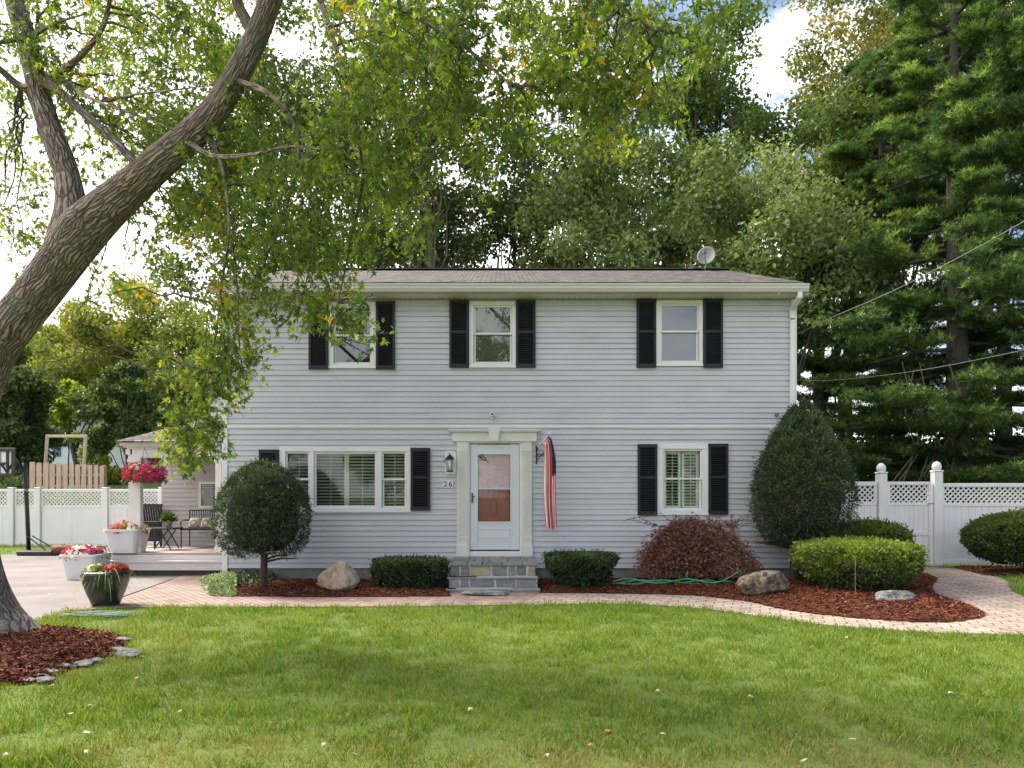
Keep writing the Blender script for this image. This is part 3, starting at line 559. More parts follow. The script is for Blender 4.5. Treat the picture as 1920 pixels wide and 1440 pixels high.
# ---- windows
def ring(mb, x0, x1, z0, z1, t, y0, y1):
    mb.box(x0, x1, y0, y1, z1-t, z1); mb.box(x0, x1, y0, y1, z0, z0+t); mb.box(x0, x0+t, y0, y1, z0+t, z1-t); mb.box(x1-t, x1, y0, y1, z0+t, z1-t)
def slats(mb, x0, x1, z0, z1, pitch, y, tilt=.5, dep=.02):
    z = z0+pitch*.5
    while z < z1:
        mb.obox(((x0+x1)/2, y, z), ((x1-x0)/2, 0, 0), (0, dep*cos(tilt), -dep*sin(tilt)), (0, .0015*sin(tilt), .0015*cos(tilt))); z += pitch
def window(rect, units, kind, label=None):
    a, b, c, d = rect; x0, x1, z0, z1 = wx(a), wx(b), wz(d), wz(c)
    f = MB(); us = [(wx(u[0]), wx(u[1]), wz(u[3]), wz(u[2]), u[4] if len(u) > 4 else None) for u in units]
    zt, zb = max(u[3] for u in us), min(u[2] for u in us); yf = Y0-.035; yb = Y0+.10
    f.bbox(x0, x1, yf, yb, zt, z1, .006); f.bbox(x0, x1, yf, yb, z0, zb, .006)
    xs = [x0]+[q for u in us for q in (u[0], u[1])]+[x1]
    for i in range(0, len(xs), 2): f.box(xs[i]+(.002 if i else 0), xs[i+1]-(.002 if i+2 < len(xs) else 0), yf+.002, yb, zb, zt)
    f.box(x0-.012, x1+.012, yf-.014, yf+.02, z0-.008, z0+.022)
    w_ = f.build('window', M['white'], house)
    if label: w_['label'] = label
    for u0, u1, v0, v1, rail in us:
        s_ = MB(); t = .035
        if rail:
            zr = wz(rail); ring(s_, u0, u1, zr-.012, v1, t, Y0+.0, Y0+.035); ring(s_, u0+.006, u1-.006, v0, zr+.02, t, Y0+.037, Y0+.07)
            s_.build('sash', M['white'], w_)
            p = MB(); p.box(u0+t, u1-t, Y0+.015, Y0+.019, zr+.023, v1-t); p.box(u0+t, u1-t, Y0+.052, Y0+.056, v0+t, zr-.015); p.build('pane', M['glass_low' if kind in ('blinds', 'plantation') else 'glass'], w_)
        else:
            ring(s_, u0, u1, v0, v1, t+.01, Y0+.0, Y0+.035); s_.build('sash', M['white'], w_)
            MB().box(u0+t, u1-t, Y0+.015, Y0+.019, v0+t, v1-t).build('pane', M['glass_low'], w_)
        bl = MB()
        if kind == 'blinds':
            parts = [(u0+.03, u1-.03)] if u1-u0 < .8 else [(u0+.03, (u0+u1)/2-.04), ((u0+u1)/2+.04, u1-.03)]
            for q0, q1 in parts:
                slats(bl, q0, q1, v0+.05, v1-.04, .062, Y0+.13, tilt=.62, dep=.026); bl.box((q0+q1)/2-.006, (q0+q1)/2+.006, Y0+.10, Y0+.103, v0+.03, v1-.03)
            if len(parts) == 2: bl.box((u0+u1)/2-.045, (u0+u1)/2+.045, Y0+.09, Y0+.12, v0+.02, v1-.02)
            bl.box(u0+.02, u1-.02, Y0+.1, Y0+.14, v1-.04, v1)
            bl.build('blind', M['blind'], w_)
        elif kind == 'plantation':
            mid = (u0+u1)/2
            for q0, q1 in ((u0+.035, mid-.01), (mid+.01, u1-.035)):
                ring(bl, q0, q1, v0+.03, v1-.03, .05, Y0+.10, Y0+.13)
                slats(bl, q0+.05, q1-.05, v0+.09, v1-.08, .06, Y0+.115, tilt=.75 if q0 > mid else .35, dep=.028)
                bl.box((q0+q1)/2-.006, (q0+q1)/2+.006, Y0+.085, Y0+.09, v0+.08, v1-.08)
            bl.build('blind', M['blind'], w_)
        else:
            MB().box(u0+.02, u1-.02, Y0+.105, Y0+.11, v0, v1).build('pane_tint', M[kind], w_)  # coloured sheet behind the glass, standing in for its reflections
    return w_
window(wins['UL'], [(626, 697, 574, 682, 629)], 'dark_tint'); window(wins['UM'], [(888, 960, 573, 681, 626)], 'tree_tint'); window(wins['UR'], [(1238, 1310, 570, 679, 622)], 'sky_tint')
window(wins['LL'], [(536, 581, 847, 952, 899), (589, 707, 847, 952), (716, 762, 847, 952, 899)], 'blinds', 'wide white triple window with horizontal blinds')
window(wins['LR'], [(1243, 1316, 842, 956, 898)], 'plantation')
def shutter(a, b, c, d):
    x0, x1, z0, z1 = wx(a), wx(b), wz(d), wz(c); s_ = MB(); t = .045; y0, y1 = Y0-.062, Y0-.026
    s_.box(x0, x0+t, y0, y1, z0, z1); s_.box(x1-t, x1, y0, y1, z0, z1); s_.box(x0+t, x1-t, y0, y1, z1-t*1.4, z1); s_.box(x0+t, x1-t, y0, y1, z0, z0+t*1.7); zm = z0+(z1-z0)*.53; s_.box(x0+t, x1-t, y0, y1, zm-t*.6, zm+t*.6)
    for q0, q1 in ((z0+t*1.7, zm-t*.6), (zm+t*.6, z1-t*1.4)): slats(s_, x0+t, x1-t, q0, q1, .042, Y0-.045, tilt=.75, dep=.022)
    s_.box(x0+t, x1-t, Y0-.031, Y0-.0265, z0+.004, z1-.004)
    s_.build('shutter', M['shutter'], house)
for q in [(580, 616.3, 566, 693), (705.7, 741, 566, 693), (843, 879.3, 564, 690), (967.7, 1004, 564, 690), (1193, 1229.3, 562, 690), (1317.7, 1354, 562, 690), (487, 523.3, 843, 960), (771, 807, 840, 957), (1195, 1231.3, 833, 966), (1327.7, 1364, 832, 965)]: shutter(*q)

# ---- entrance
en = MB(); zt = wz(828); zd = wz(1043)
for a, b in ((857, 877.5), (978, 997)):
    x0, x1 = wx(a), wx(b); en.box(x0, x1, Y0-.055, Y0+.05, zd, zt); en.box(x0-.015, x1+.015, Y0-.075, Y0+.05, zd, wz(1021)); en.box(x0-.006, x1+.006, Y0-.065, Y0, wz(1010), wz(1006)); en.box(x0-.006, x1+.006, Y0-.065, Y0, wz(847), wz(844))
    w3 = (x1-x0)/7
    for k in range(1, 6, 1): en.box(x0+w3*(k+.2), x0+w3*(k+.8), Y0-.063, Y0-.054, wz(1004), wz(850))
en.box(wx(848), wx(1006), Y0-.075, Y0+.03, zt, wz(811)); en.box(wx(844), wx(1010), Y0-.11, Y0+.03, wz(811), wz(808.5)); en.box(wx(841), wx(1013), Y0-.135, Y0+.03, wz(808.5), wz(805.5))
en.prism([(wx(919.5), zt-.002), (wx(933), zt-.002), (wx(938), wz(803)), (wx(915), wz(803))], Y0-.15, Y0-.0755)
en.build('door_surround', M['cream'], house)
df = MB(); df.box(wx(877.5), wx(881), Y0-.03, Y0+.1, zd+.1, zt-.03); df.box(wx(974), wx(978), Y0-.03, Y0+.1, zd+.1, zt-.03); df.box(wx(877.5), wx(978), Y0-.03, Y0+.1, zt-.035, zt-.002); df.box(wx(876), wx(980), Y0-.04, Y0+.1, zd, zd+.1)
df.build('door_frame', M['white'], house)
sdm = MB(); dx0, dx1, dz0, dz1 = wx(881.5), wx(973.5), wz(1031), wz(833); gx0_, gx1_, gz0, gz1 = wx(896), wx(957), wz(978), wz(852)
sdm.bbox(dx0, gx0_, Y0-.005, Y0+.035, dz0, dz1, .006); sdm.bbox(gx1_, dx1, Y0-.005, Y0+.035, dz0, dz1, .006); sdm.box(gx0_, gx1_, Y0-.003, Y0+.035, gz1, dz1-.006); sdm.box(gx0_, gx1_, Y0-.003, Y0+.035, dz0+.006, gz0)
ring(sdm, gx0_-.03, gx1_+.03, gz0-.03, gz1+.03, .03, Y0-.015, Y0+.01)
ring(sdm, wx(893), wx(960), wz(1014), wz(991), .018, Y0-.014, Y0); sdm.bbox(wx(897), wx(956), Y0-.012, Y0, wz(1010), wz(995), .006)
sdm.box(gx0_, gx1_, Y0-.004, Y0+.02, wz(917.5), wz(915.5))
door = sdm.build('storm_door', M['door'], house)
MB().box(gx0_, gx1_, Y0+.012, Y0+.016, gz0, gz1).build('pane', M['glass_soft'], door)
MB().box(gx0_, gx1_, Y0+.045, Y0+.05, wz(916), gz1).build('door_reflection', M['pinktint'], door)  # flat sheet whose colour stands for sky reflected in the upper pane
ind = MB(); ind.box(dx0, dx1, Y0+.11, Y0+.14, dz0, dz1)
for a, b, c, d in [(898, 912, 922, 938), (898, 912, 942, 976), (938, 956, 922, 934), (938, 956, 938, 954), (938, 956, 957, 976)]: ring(ind, wx(a), wx(b), wz(d), wz(c), .018, Y0+.095, Y0+.11)
for rr, zz in ((.075, 0), (.055, 0)):
    pts = [(wx(925)+rr*cos(t)*1.0, Y0+.1, wz(950)+rr*2.6*sin(t)) for t in np.linspace(0, 2*pi, 30)]; ind.tube(pts, .008, 5)
ind.build('inner_door', M['reddoor'], door)
hd = MB(); hx = wx(885.5); hd.bbox(hx-.012, hx+.012, Y0-.02, Y0-.004, wz(943), wz(924), .004); hd.tube([(hx, Y0-.02, wz(929)), (hx, Y0-.05, wz(930)), (hx, Y0-.055, wz(935)), (hx, Y0-.05, wz(940)), (hx, Y0-.02, wz(941))], .007, 6); hd.obox((hx+.03, Y0-.03, wz(931)), (.025, 0, 0), (0, .004, 0), (0, 0, .006)); hd.build('handle', M['black'], door)
sc_ = MB()
def curl(cx, cz, r0, turns, dirn, ph=0, th=.006, mb=None, y=Y0+.008): 
    pts = [(cx+dirn*r0*(1-t*.75)*cos(ph+turns*2*pi*t), y, cz+r0*(1-t*.75)*sin(ph+turns*2*pi*t)) for t in np.linspace(0, 1, 26)]; mb.tube(pts, th, 5)
curl(wx(903), wz(856), .045, 1.2, 1, 0, .009, sc_); curl(wx(909), wz(861), .035, 1.1, -1, 1, .009, sc_); sc_.tube([(wx(897.5), Y0+.008, wz(855)), (wx(905), Y0+.008, wz(862)), (wx(914), Y0+.008, wz(864)), (wx(915.5), Y0+.008, wz(869))], .007, 5); sc_.build('scroll_ornament', M['black'], door)
# number plaques
for cxp, ch in ((835, '2'), (844.8, '6')):
    pl = MB().bbox(wx(cxp-4.6), wx(cxp+4.6), Y0-.03, Y0-.012, wz(915), wz(901), .004).build('house_number', M['white'], house)
    fc = bpy.data.curves.new('t', 'FONT'); fc.body = ch; fc.size = .15; fc.align_x = 'CENTER'; fc.align_y = 'CENTER'; fc.extrude = .002
    fo = bpy.data.objects.new('t', fc); C.objects.link(fo); bpy.context.view_layer.update()
    me = bpy.data.meshes.new_from_object(fo.evaluated_get(bpy.context.evaluated_depsgraph_get())); bpy.data.objects.remove(fo)
    me.name = 'digit'; o = bpy.data.objects.new('digit', me); C.objects.link(o); o.parent = pl
    o.location = (wx(cxp), -.0335, wz(908)); o.rotation_euler = (pi/2, 0, 0); me.materials.clear(); me.materials.append(M['black'])
# wall lantern
lp = MB(); lx, lz = wx(844.5), wz(866)
lp.prism([(wx(834), wz(885)), (wx(834), wz(849)), (wx(837), wz(845)), (wx(852), wz(845)), (wx(855.5), wz(849)), (wx(855.5), wz(885)), (wx(852), wz(889)), (wx(837), wz(889))], Y0-.03, Y0-.012)
lan = lp.build('wall_lantern', M['white'], house); yl = Y0-.16
l2 = MB(); l2.lathe([(.0, .165), (.012, .16), (.008, .13), (.03, .12), (.055, .09), (.085, .06), (.09, .045), (.075, .04)], (lx, yl, lz), 16); l2.lathe([(.06, -.2), (.065, -.19), (.06, -.18), (.0, -.18)], (lx, yl, lz), 16)
for k in range(6):
    t = 2*pi*k/6; l2.tube([(lx+.07*cos(t), yl+.07*sin(t), lz+.045), (lx+.055*cos(t), yl+.055*sin(t), lz-.185)], .005, 5)
l2.tube([(lx, Y0-.03, lz-.02), (lx-.05, Y0-.1, lz+.03), (lx-.09, yl, lz+.04), (lx-.11, yl, lz+.0), (lx-.08, yl, lz-.01)], .01, 6)
l2.build('lamp_cage', M['black'], lan, smooth=False)
MB().lathe([(.0, .04), (.058, .038), (.047, -.175), (0, -.178)], (lx, yl, lz), 12).build('lamp_glass', M['lampglass'], lan, smooth=True)
# security camera, hose bib, satellite dish
ccm = MB(); ccm.lathe([(0, 0), (.03, 0), (.03, .02), (0, .02)], (wx(923), Y0-.04, wz(786)), 10); ccm.tube([(wx(923), Y0-.02, wz(785)), (wx(923), Y0-.06, wz(780))], .01, 6); ccm.tube([(wx(923), Y0+.0, wz(777)), (wx(923), Y0-.11, wz(777.5))], .045, 12); ccm.tube([(wx(923.5), Y0-.013, wz(787)), (wx(924), Y0-.013, wz(803))], .005, 5)
cco = ccm.build('security_camera', M['white'], house); MB().tube([(wx(923), Y0-.109, wz(777.5)), (wx(923), Y0-.114, wz(777.5))], .022, 12).build('lens', M['black'], cco)
cc2 = MB().tube([(wx(1447), Y0, wz(803)), (wx(1444), Y0-.12, wz(806))], .05, 10); cc2.bbox(wx(1444), wx(1450), Y0-.03, Y0-.012, wz(808), wz(797), .003); cc2.build('security_camera', M['white'], house)
MB().tube([(wx(1455), Y0-.0, wz(778)), (wx(1455), Y0-.08, wz(778))], .035, 8).build('vent_cap', M['dish'], house)
hb = MB().tube([(wx(456), Y0, wz(1043)), (wx(456), Y0-.07, wz(1043)), (wx(456), Y0-.09, wz(1046))], .018, 8); hb.tube([(wx(454), Y0-.06, wz(1040)), (wx(458), Y0-.06, wz(1040))], .01, 6); hb.build('hose_tap', M['black'], house)
dc = np.array([PX(1324, YR-.2), YR-.25, PZ(482, YR-.2)]); dish = MB(); nr, na = 6, 28
nrm = np.array([-.35, -.85, .35]); nrm /= np.linalg.norm(nrm); ax = np.cross(nrm, [0, 0, 1]); ax /= np.linalg.norm(ax); ay = np.cross(ax, nrm)
vs = []
for side in (0, 1):
    for i in range(nr+1):
        for k in range(na): t = 2*pi*k/na; r = i/nr; vs.append(dc+ax*.225*r*cos(t)+ay*.265*r*sin(t)+nrm*(.05*r*r-side*.012))
fs = []
for side in (0, 1):
    o_ = side*(nr+1)*na
    for i in range(nr):
        for k in range(na): fs.append((o_+i*na+k, o_+i*na+(k+1) % na, o_+(i+1)*na+(k+1) % na, o_+(i+1)*na+k))
for k in range(na): a = nr*na+k; b = nr*na+(k+1) % na; fs.append((a, b, b+(nr+1)*na, a+(nr+1)*na))
dish.add(vs, fs); do = dish.build('satellite_dish', M['dish'], house, smooth=True)
arm = MB(); arm.tube([dc-nrm*.02, dc-nrm*.12+[0, 0, -.1], (dc[0]-.02, dc[1]+.12, ZR-.02)], .02, 7); arm.tube([dc-ay*.24, dc-ay*.28+nrm*.2, dc-ay*.16+nrm*.36], .012, 6); e_ = dc-ay*.14+nrm*.37; arm.obox(e_, (.04, 0, 0), (0, .04, 0), (0, 0, .035)); arm.tube([(dc[0]-.02, dc[1]+.12, ZR-.0), (dc[0]-.35, dc[1]+.1, ZR+.05), (dc[0]-.37, dc[1]+.1, ZR+.16)], .012, 6); arm.build('dish_arm', M['dish'], do)

# ---- side porch, part of the house
YP = 15.3; ZP = .46; pxl = PX(196, YP); YPB = 17.3
dk = MB(); x1p = XL-.06
n_b = 14; bw = (YPB-YP)/n_b
for k in range(n_b): dk.box(pxl, x1p, YP-.02+k*bw, YP-.02+(k+1)*bw-.008, ZP-.03, ZP+.0)
dk.build('porch_deck', M['deckwood'], house)
st = MB(); st.box(pxl+.03, x1p, YP+.01, YPB, .32, ZP-.032); st.box(pxl, x1p, YP-.06, YP+.0, .30, ZP-.04)
st.box(pxl-.02, x1p+.01, YP-.26, YP-.0, .28, .31); st.box(pxl, x1p, YP-.23, YP-.05, .12, .275); st.build('porch_step', M['steppaint'], house)
MB().box(pxl+.06, x1p-.02, YP-.17, YPB, 0, .118).build('porch_base', M['ropedark'], house)
def zp(py): return PZ(py, YP)
for a, b in ((240, 262), (403, 414.5)):
    po = MB(); x0, x1 = PX(a, YP), PX(b, YP); po.box(x0, x1, YP+.02, YP+.02+(.13), ZP if a < 300 else .12, zp(858)); po.box(x0-.02, x1+.02, YP+.0, YP+.17, zp(867), zp(860)); po.box(x0-.02, x1+.02, YP+.0, YP+.17, ZP, ZP+.12)
    po.build('porch_post', M['cream'], house)
bm_ = MB(); bm_.box(PX(243, YP), PX(412, YP), YP+.03, YP+.2, zp(858), zp(842)); bm_.box(PX(234, YP), PX(246, YP), YP+.03, YPB, zp(852), zp(842))
# cornice with stepped moulding
for k, (o_, a, b) in enumerate([(0, 842, 839), (.05, 839, 836), (.10, 836, 831), (.15, 831, 828)]): bm_.box(PX(238, YP)-o_, PX(412, YP), YP+.0-o_, YPB+.3, zp(a), zp(b))
bm_.build('porch_cornice', M['cream'], house)
br = MB(); br.prism([(PX(231, YP), zp(842)), (PX(240, YP), zp(842)), (PX(240, YP), zp(868)), (PX(237, YP), zp(860)), (PX(236, YP), zp(852))], YP+.08, YP+.12); br.build('porch_bracket', M['cream'], house)
rx0, rx1, rz = PX(226, YP), XL-.05, zp(828)
rzt = 3.55; V = [(rx0, YP-.2, rz), (rx1, YP-.2, rz), (rx1, YP+1.6, rzt), (rx0+1.75, YP+1.6, rzt), (rx0, YPB+1.2, rz), (rx0, YP-.2, rz-.03), (rx1, YP-.2, rz-.03), (rx0, YPB+1.2, rz-.03), (rx1, YPB+1.2, rz), (rx1, YP+1.7, rzt)]
npmesh('porch_roof', V, [(0, 1, 2, 3), (0, 3, 4), (5, 6, 1, 0), (0, 4, 7, 5), (3, 2, 8, 4)], M['shingle'], house, uv=[(v[0], v[1]) for v in V])
siding('wing_wall', (PX(303, YPB), YPB), (1, 0), XL-.05-PX(303, YPB), ZP-.1, zp(842)+.02, (0, -1), [(PX(373, YPB)-PX(303, YPB), 9, PZ(953, YPB), PZ(903, YPB))], M['siding_warm'], house)
ww = MB(); q0, q1, q2, q3 = PX(373, YPB), PX(403, YPB)+.1, PZ(953, YPB), PZ(903, YPB); ring(ww, q0, q1, q2, q3, .06, YPB-.03, YPB+.05); wwo = ww.build('window', M['cream'], house)
MB().box(q0+.06, q1-.06, YPB+.01, YPB+.015, q2+.06, q3-.06).build('pane', M['glass'], wwo); bl = MB(); slats(bl, q0+.06, q1-.06, q2+.06, q3-.06, .05, YPB+.05, .8, .022); bl.build('blind', M['blind'], wwo)
MB().box(PX(303, YPB), XL, YPB+.08, YPB+4, 0, zp(842)).build('wing_core', M['siding_warm'], house)
# upper storey of the rear wing, seen past the corner
ywg = 18.6
siding('wing_wall', (PX(392, ywg), ywg), (1, 0), XL-PX(392, ywg), 2.6, PZ(703, ywg), (0, -1), [], M['siding'], house)
MB().box(PX(392, ywg), XL, ywg+.01, ywg+3.5, 2.6, PZ(704, ywg)).build('wing_core', M['siding'], house)
wr = MB(); wr.box(PX(385, ywg), XL-.03, ywg-.3, ywg+3.8, PZ(703, ywg), PZ(700, ywg)+.06); wr.build('wing_eave', M['gutter'], house)

# ---- stone steps
steps = thing('stone_steps', 'grey mortared stone steps leading up to the front door', 'steps', (PX(925, 13.2), 13.4, 0))
sx0, sx1 = PX(842, 12.9), PX(1007, 12.9); ZS = .465
core = MB(); core.box(sx0+.03, sx1-.03, 12.93, Y0-.08, 0, ZS-.038); core.box(sx0+.01, sx1+.0, 12.78, 12.93, 0, .245); core.box(sx0-.02, sx1+.03, 12.62, 12.78, 0, .06); core.build('mortar_core', M['mortar'], steps)
def stones(x0, x1, z0, z1, yf, ws, mb, seed):
    r = random.Random(seed); tot = sum(ws); x = x0
    for w_ in ws:
        ww_ = (x1-x0)*w_/tot; a, b = x+.016, x+ww_-.016; x += ww_; j = lambda s=.012: r.uniform(-s, s)
        c = [(a+j(), z0+.008+abs(j(.006))), (a+(b-a)*.5, z0+.008+abs(j(.008))), (b+j(), z0+.008+abs(j(.006))), (b+j(), (z0+z1)/2+j()), (b+j()-.008, z1-.008), ((a+b)/2, z1-.008-abs(j(.008))), (a+j()+.008, z1-.008), (a+j(), (z0+z1)/2+j())]
        n = len(c); cx, cz = sum(p[0] for p in c)/n, sum(p[1] for p in c)/n
        f1 = [(cx+(p[0]-cx)*.94, yf-.018+j(.004), cz+(p[1]-cz)*.92) for p in c]; f0 = [(p[0], yf-.006, p[1]) for p in c]; bk = [(p[0], yf+.03, p[1]) for p in c]
        vs = f1+f0+bk; fs = [tuple(range(n))]+[(i, (i+1) % n, (i+1) % n+n, i+n) for i in range(n)]+[(i+n, (i+1) % n+n, (i+1) % n+2*n, i+2*n) for i in range(n)]
        mb.add(vs, fs, r.choice([.1, .3, .35, .45, .6, .8]) if w_ != 2.61 else .95)
s1 = MB(); stones(sx0+.01, sx1-.01, .245, ZS-.036, 12.93, [1.3, 1.2, 2.61, 2.0, 1.0, 1.4, 1.1], s1, 4); s1.build('riser_stones', M['stone'], steps, attr=True)
s2 = MB(); stones(sx0, sx1, .06, .212, 12.78, [1.1, 1.0, 2.6, 2.1, 2.2], s2, 9); s2.build('riser_stones', M['stone'], steps, attr=True)
tr = MB()
for z1, z0, y0_, y1_, exx in ((ZS, ZS-.036, 12.88, Y0-.02, .02), (.245, .212, 12.74, 12.94, .03), (.06, .012, 12.56, 12.8, .05)):
    cuts = [0, .21, .38, .6, .83, 1] if z1 == ZS else ([0, .12, .45, .7, 1] if z1 < .1 else [0, .33, .66, 1]); W = sx1-sx0+2*exx
    nrow = 3 if z1 == ZS else 1
    for rrow in range(nrow):
        ya, yb_ = y0_+(y1_-y0_)*rrow/nrow, y0_+(y1_-y0_)*(rrow+1)/nrow
        for k in range(len(cuts)-1):
            sh = .07*(rrow % 2) if 0 < k < len(cuts)-1 else 0; sh2 = .07*(rrow % 2) if k+1 < len(cuts)-1 else 0
            tr.bbox(sx0-exx+W*(cuts[k]+sh)+.007, sx0-exx+W*(cuts[k+1]+sh2)-.007, ya+.006, yb_-.004, z0, z1+.003*math.sin(k*5+rrow), .008, a=[.45, .62, .3, .55, .7][(k+rrow*2) % 5])
tr.build('treads', M['stone'], steps, attr=True)
def rock(name, label, cat, c, size, m, seed, pts=None, sub=4, rough=.18, group=None, sink=.12, up=None):
    r = np.random.default_rng(seed); import bmesh
    bm = bmesh.new(); bmesh.ops.create_icosphere(bm, subdivisions=sub, radius=1); V = np.array([v.co[:] for v in bm.verts]); Fc = np.array([[v.index for v in f.verts] for f in bm.faces]); bm.free()
    nrmz = [r.normal(size=3) for _ in range(16)]
    d = np.ones(len(V))
    for q in nrmz:
        q /= np.linalg.norm(q); h = r.uniform(.62, .95); pr = V@q; d = np.minimum(d, np.where(pr > 1e-3, h/np.maximum(pr, 1e-3), 9))
    for k in range(4):
        f = 2.2*2**k; q = r.normal(size=(3, 3)); d = d+rough*.5**(k+1)*.55*np.sin(V@q[0]*f+k)*np.sin(V@q[1]*f)
    d = d+.025*np.sin(V@np.array([9., 4, 3])+seed)*np.sin(V@np.array([3., 11, 7]))+.018*np.sin(V@np.array([21., 9, 15]))*np.sin(V@np.array([8., 23, 17])+1)
    V = V*d[:, None]
    if up is not None: V = up(V)
    V = V*np.array(size)/2; V[:, 2] += size[2]*(.5-sink)
    V = V+np.array(c)
    o = npmesh(name, V, Fc, m, loc=c, smooth=(sub < 3 and False)); tag(o, label, cat, group); return o
flat = rock('stepping_stone', 'low dark weathered slab lying on the pavers below the steps', 'stone', (PX(910, 12.3), 12.22, .01), (1.0, .32, .10), M['rock_grey'], 3, rough=.1)

# ---- flag
fl = thing('flag', 'limp american flag on a slanted wall pole right of the front door', 'flag', (wx(1006), Y0-.03, wz(845)))
fy = Y0-.42; tip = np.array([PX(1031, fy), fy, PZ(812, fy)]); bas = np.array([wx(1006), Y0-.05, wz(842)])
MB().tube([bas, tip], .012, 8).build('flag_pole', M['white'], fl, smooth=True)
MB().lathe([(0, -.035), (.022, -.028), (.035, 0), (.024, .026), (0, .035)], tuple(tip), 14).build('finial', M['white'], fl, smooth=True)
bk = MB(); bx_ = wx(1005.5); bk.box(bx_-.012, bx_+.012, Y0-.03, Y0-.014, wz(870), wz(836)); bk.tube([(bx_, Y0-.03, wz(845)), (bx_+.02, Y0-.09, wz(840))], .018, 8)
curl(bx_+.06, wz(853), .045, 1.3, 1, 2, .007, bk, Y0-.05); curl(bx_+.12, wz(852), .03, 1.3, -1, 1, .006, bk, Y0-.06); bk.tube([(bx_, Y0-.03, wz(866)), (bx_+.06, Y0-.05, wz(857)), (bx_+.14, Y0-.06, wz(850))], .007, 6); bk.build('wall_bracket', M['black'], fl)
nu, nv = 60, 60; V = []; cols = []; top_a, top_b = PZ(832, fy), PZ(823, fy)
for j in range(nv+1):
    v = j/nv
    for i in range(nu+1):
        u = i/nu; wdt = (.06+.18*min(1, v*3.5)**.7)*(1-.12*v); cxp = PX(1027, fy)+.10*v*(1-.35*v)+.012*sin(v*7)
        fold = sin(u*pi*7.5+v*1.3)*.035*(.4+.8*v)
        x = cxp+(u-.5)*wdt+.014*sin(u*pi*15+v*2); yy = fy+.07*(u-.5)+fold+.05*(1-v)*(.5-u)
        zt_ = bas[2]+(tip[2]-bas[2])*(.42+.5*u)-.02 if v == 0 else None
        ztop = bas[2]+(tip[2]-bas[2])*(.42+.52*u)-.015; zbot = PZ(991, fy)+.03*sin(u*9)
        if v < .02: x = bas[0]+(tip[0]-bas[0])*(.42+.52*u); yy = bas[1]+(tip[1]-bas[1])*(.42+.52*u)
        V.append((x, yy, ztop+(zbot-ztop)*v))
Fc = []
for j in range(nv):
    for i in range(nu):
        a = j*(nu+1)+i; Fc.append((a, a+1, a+nu+2, a+nu+1)); u, v = i/nu, j/nv
        if u > .72-.1*v and v < .42: 
            star = (i % 4 == 1 and j % 3 == 1); cols.append((.75, .75, .75) if star else (.015, .02, .075))
        else: cols.append((.58, .05, .05) if int(u*13) % 2 == 0 else (.72, .66, .64))
npmesh('flag_cloth', V, np.array(Fc), M['flag'], fl, col=np.array(cols), smooth=True)

# ================================================================== FENCES
def lattice_mb(mb, x0, x1, z0, z1, y, pitch=.085, wd=.014, dirx=(1, 0)):
    W, Hh = x1-x0, z1-z0; Lm = W+Hh
    for sgn, yy in ((1, y), (-1, y+.012)):
        s_ = -Hh
        while s_ < W:
            # line from (s,0) going up at 45 degrees, clipped
            a = max(0, -s_); b = min(Hh, W-s_)
            if b-a > .02:
                p0 = (s_+a, a); p1 = (s_+b, b)
                if sgn < 0: p0 = (W-p0[0], p0[1]); p1 = (W-p1[0], p1[1])
                c = ((p0[0]+p1[0])/2+x0, yy, (p0[1]+p1[1])/2+z0); dx_, dz_ = (p1[0]-p0[0])/2, (p1[1]-p0[1])/2; ll = math.hypot(dx_, dz_)
                mb.obox(c, (dx_, 0, dz_), (0, .005, 0), (-dz_/ll*wd, 0, dx_/ll*wd))
            s_ += pitch*1.414
def panel(parent, x0, x1, y, z0, zl0, zl1, zt, groove=.15):
    b = MB(); x = x0
    nb = max(1, round((x1-x0)/groove)); bw_ = (x1-x0)/nb
    for k in range(nb): b.bbox(x0+k*bw_+.001, x0+(k+1)*bw_-.001, y, y+.03, z0+.06, zl0-.03, .006)
    b.build('fence_panel', M['white'], parent)
    MB().bbox(x0, x1, y-.015, y+.045, z0, z0+.09, .005).build('fence_rail', M['white'], parent)
    r_ = MB(); r_.bbox(x0, x1, y-.015, y+.045, zl0-.07, zl0, .005); r_.bbox(x0, x1, y-.018, y+.048, zl1, zt, .005); r_.box(x0, x0+.06, y-.005, y+.035, zl0-.001, zl1+.001); r_.box(x1-.06, x1, y-.005, y+.035, zl0-.001, zl1+.001); r_.build('lattice_frame', M['white'], parent)
    l_ = MB(); lattice_mb(l_, x0+.06, x1-.06, zl0, zl1, y+.01); l_.build('lattice', M['white'], parent)
def post(parent, x, y, zt, ball=False, w_=.065, zb=0):
    MB().bbox(x-w_, x+w_, y-w_+.015, y+w_+.015, zb, zt, .008).build('fence_post', M['white'], parent)
    c = MB(); yy = y+.015
    if ball: c.bbox(x-w_-.012, x+w_+.012, yy-w_-.012, yy+w_+.012, zt, zt+.04, .01); c.lathe([(w_*.9, .04), (w_*1.0, .07), (w_*1.08, .12), (w_*.98, .17), (w_*.7, .215), (w_*.3, .24), (0, .245)], (x, yy, zt), 18)
    else: c.bbox(x-w_-.01, x+w_+.01, yy-w_-.01, yy+w_+.01, zt, zt+.03, .01)
    c.build('post_cap', M['white'], parent, smooth=ball)
YF = 17.06; fr = thing('vinyl_fence', 'white vinyl privacy fence with lattice top and a gate, right of the house', 'fence', (PX(1757, YF), YF, 0))
fx = lambda px: PX(px, YF); fz = lambda py: PZ(py, YF)
zl0, zl1, ztp = fz(942), fz(911), fz(903)
panel(fr, XR+.05, fx(1644), YF, .06, zl0, zl1, ztp); post(fr, fx(1653), YF, fz(888), True, .095); post(fr, fx(1757), YF, fz(885), True, .095)
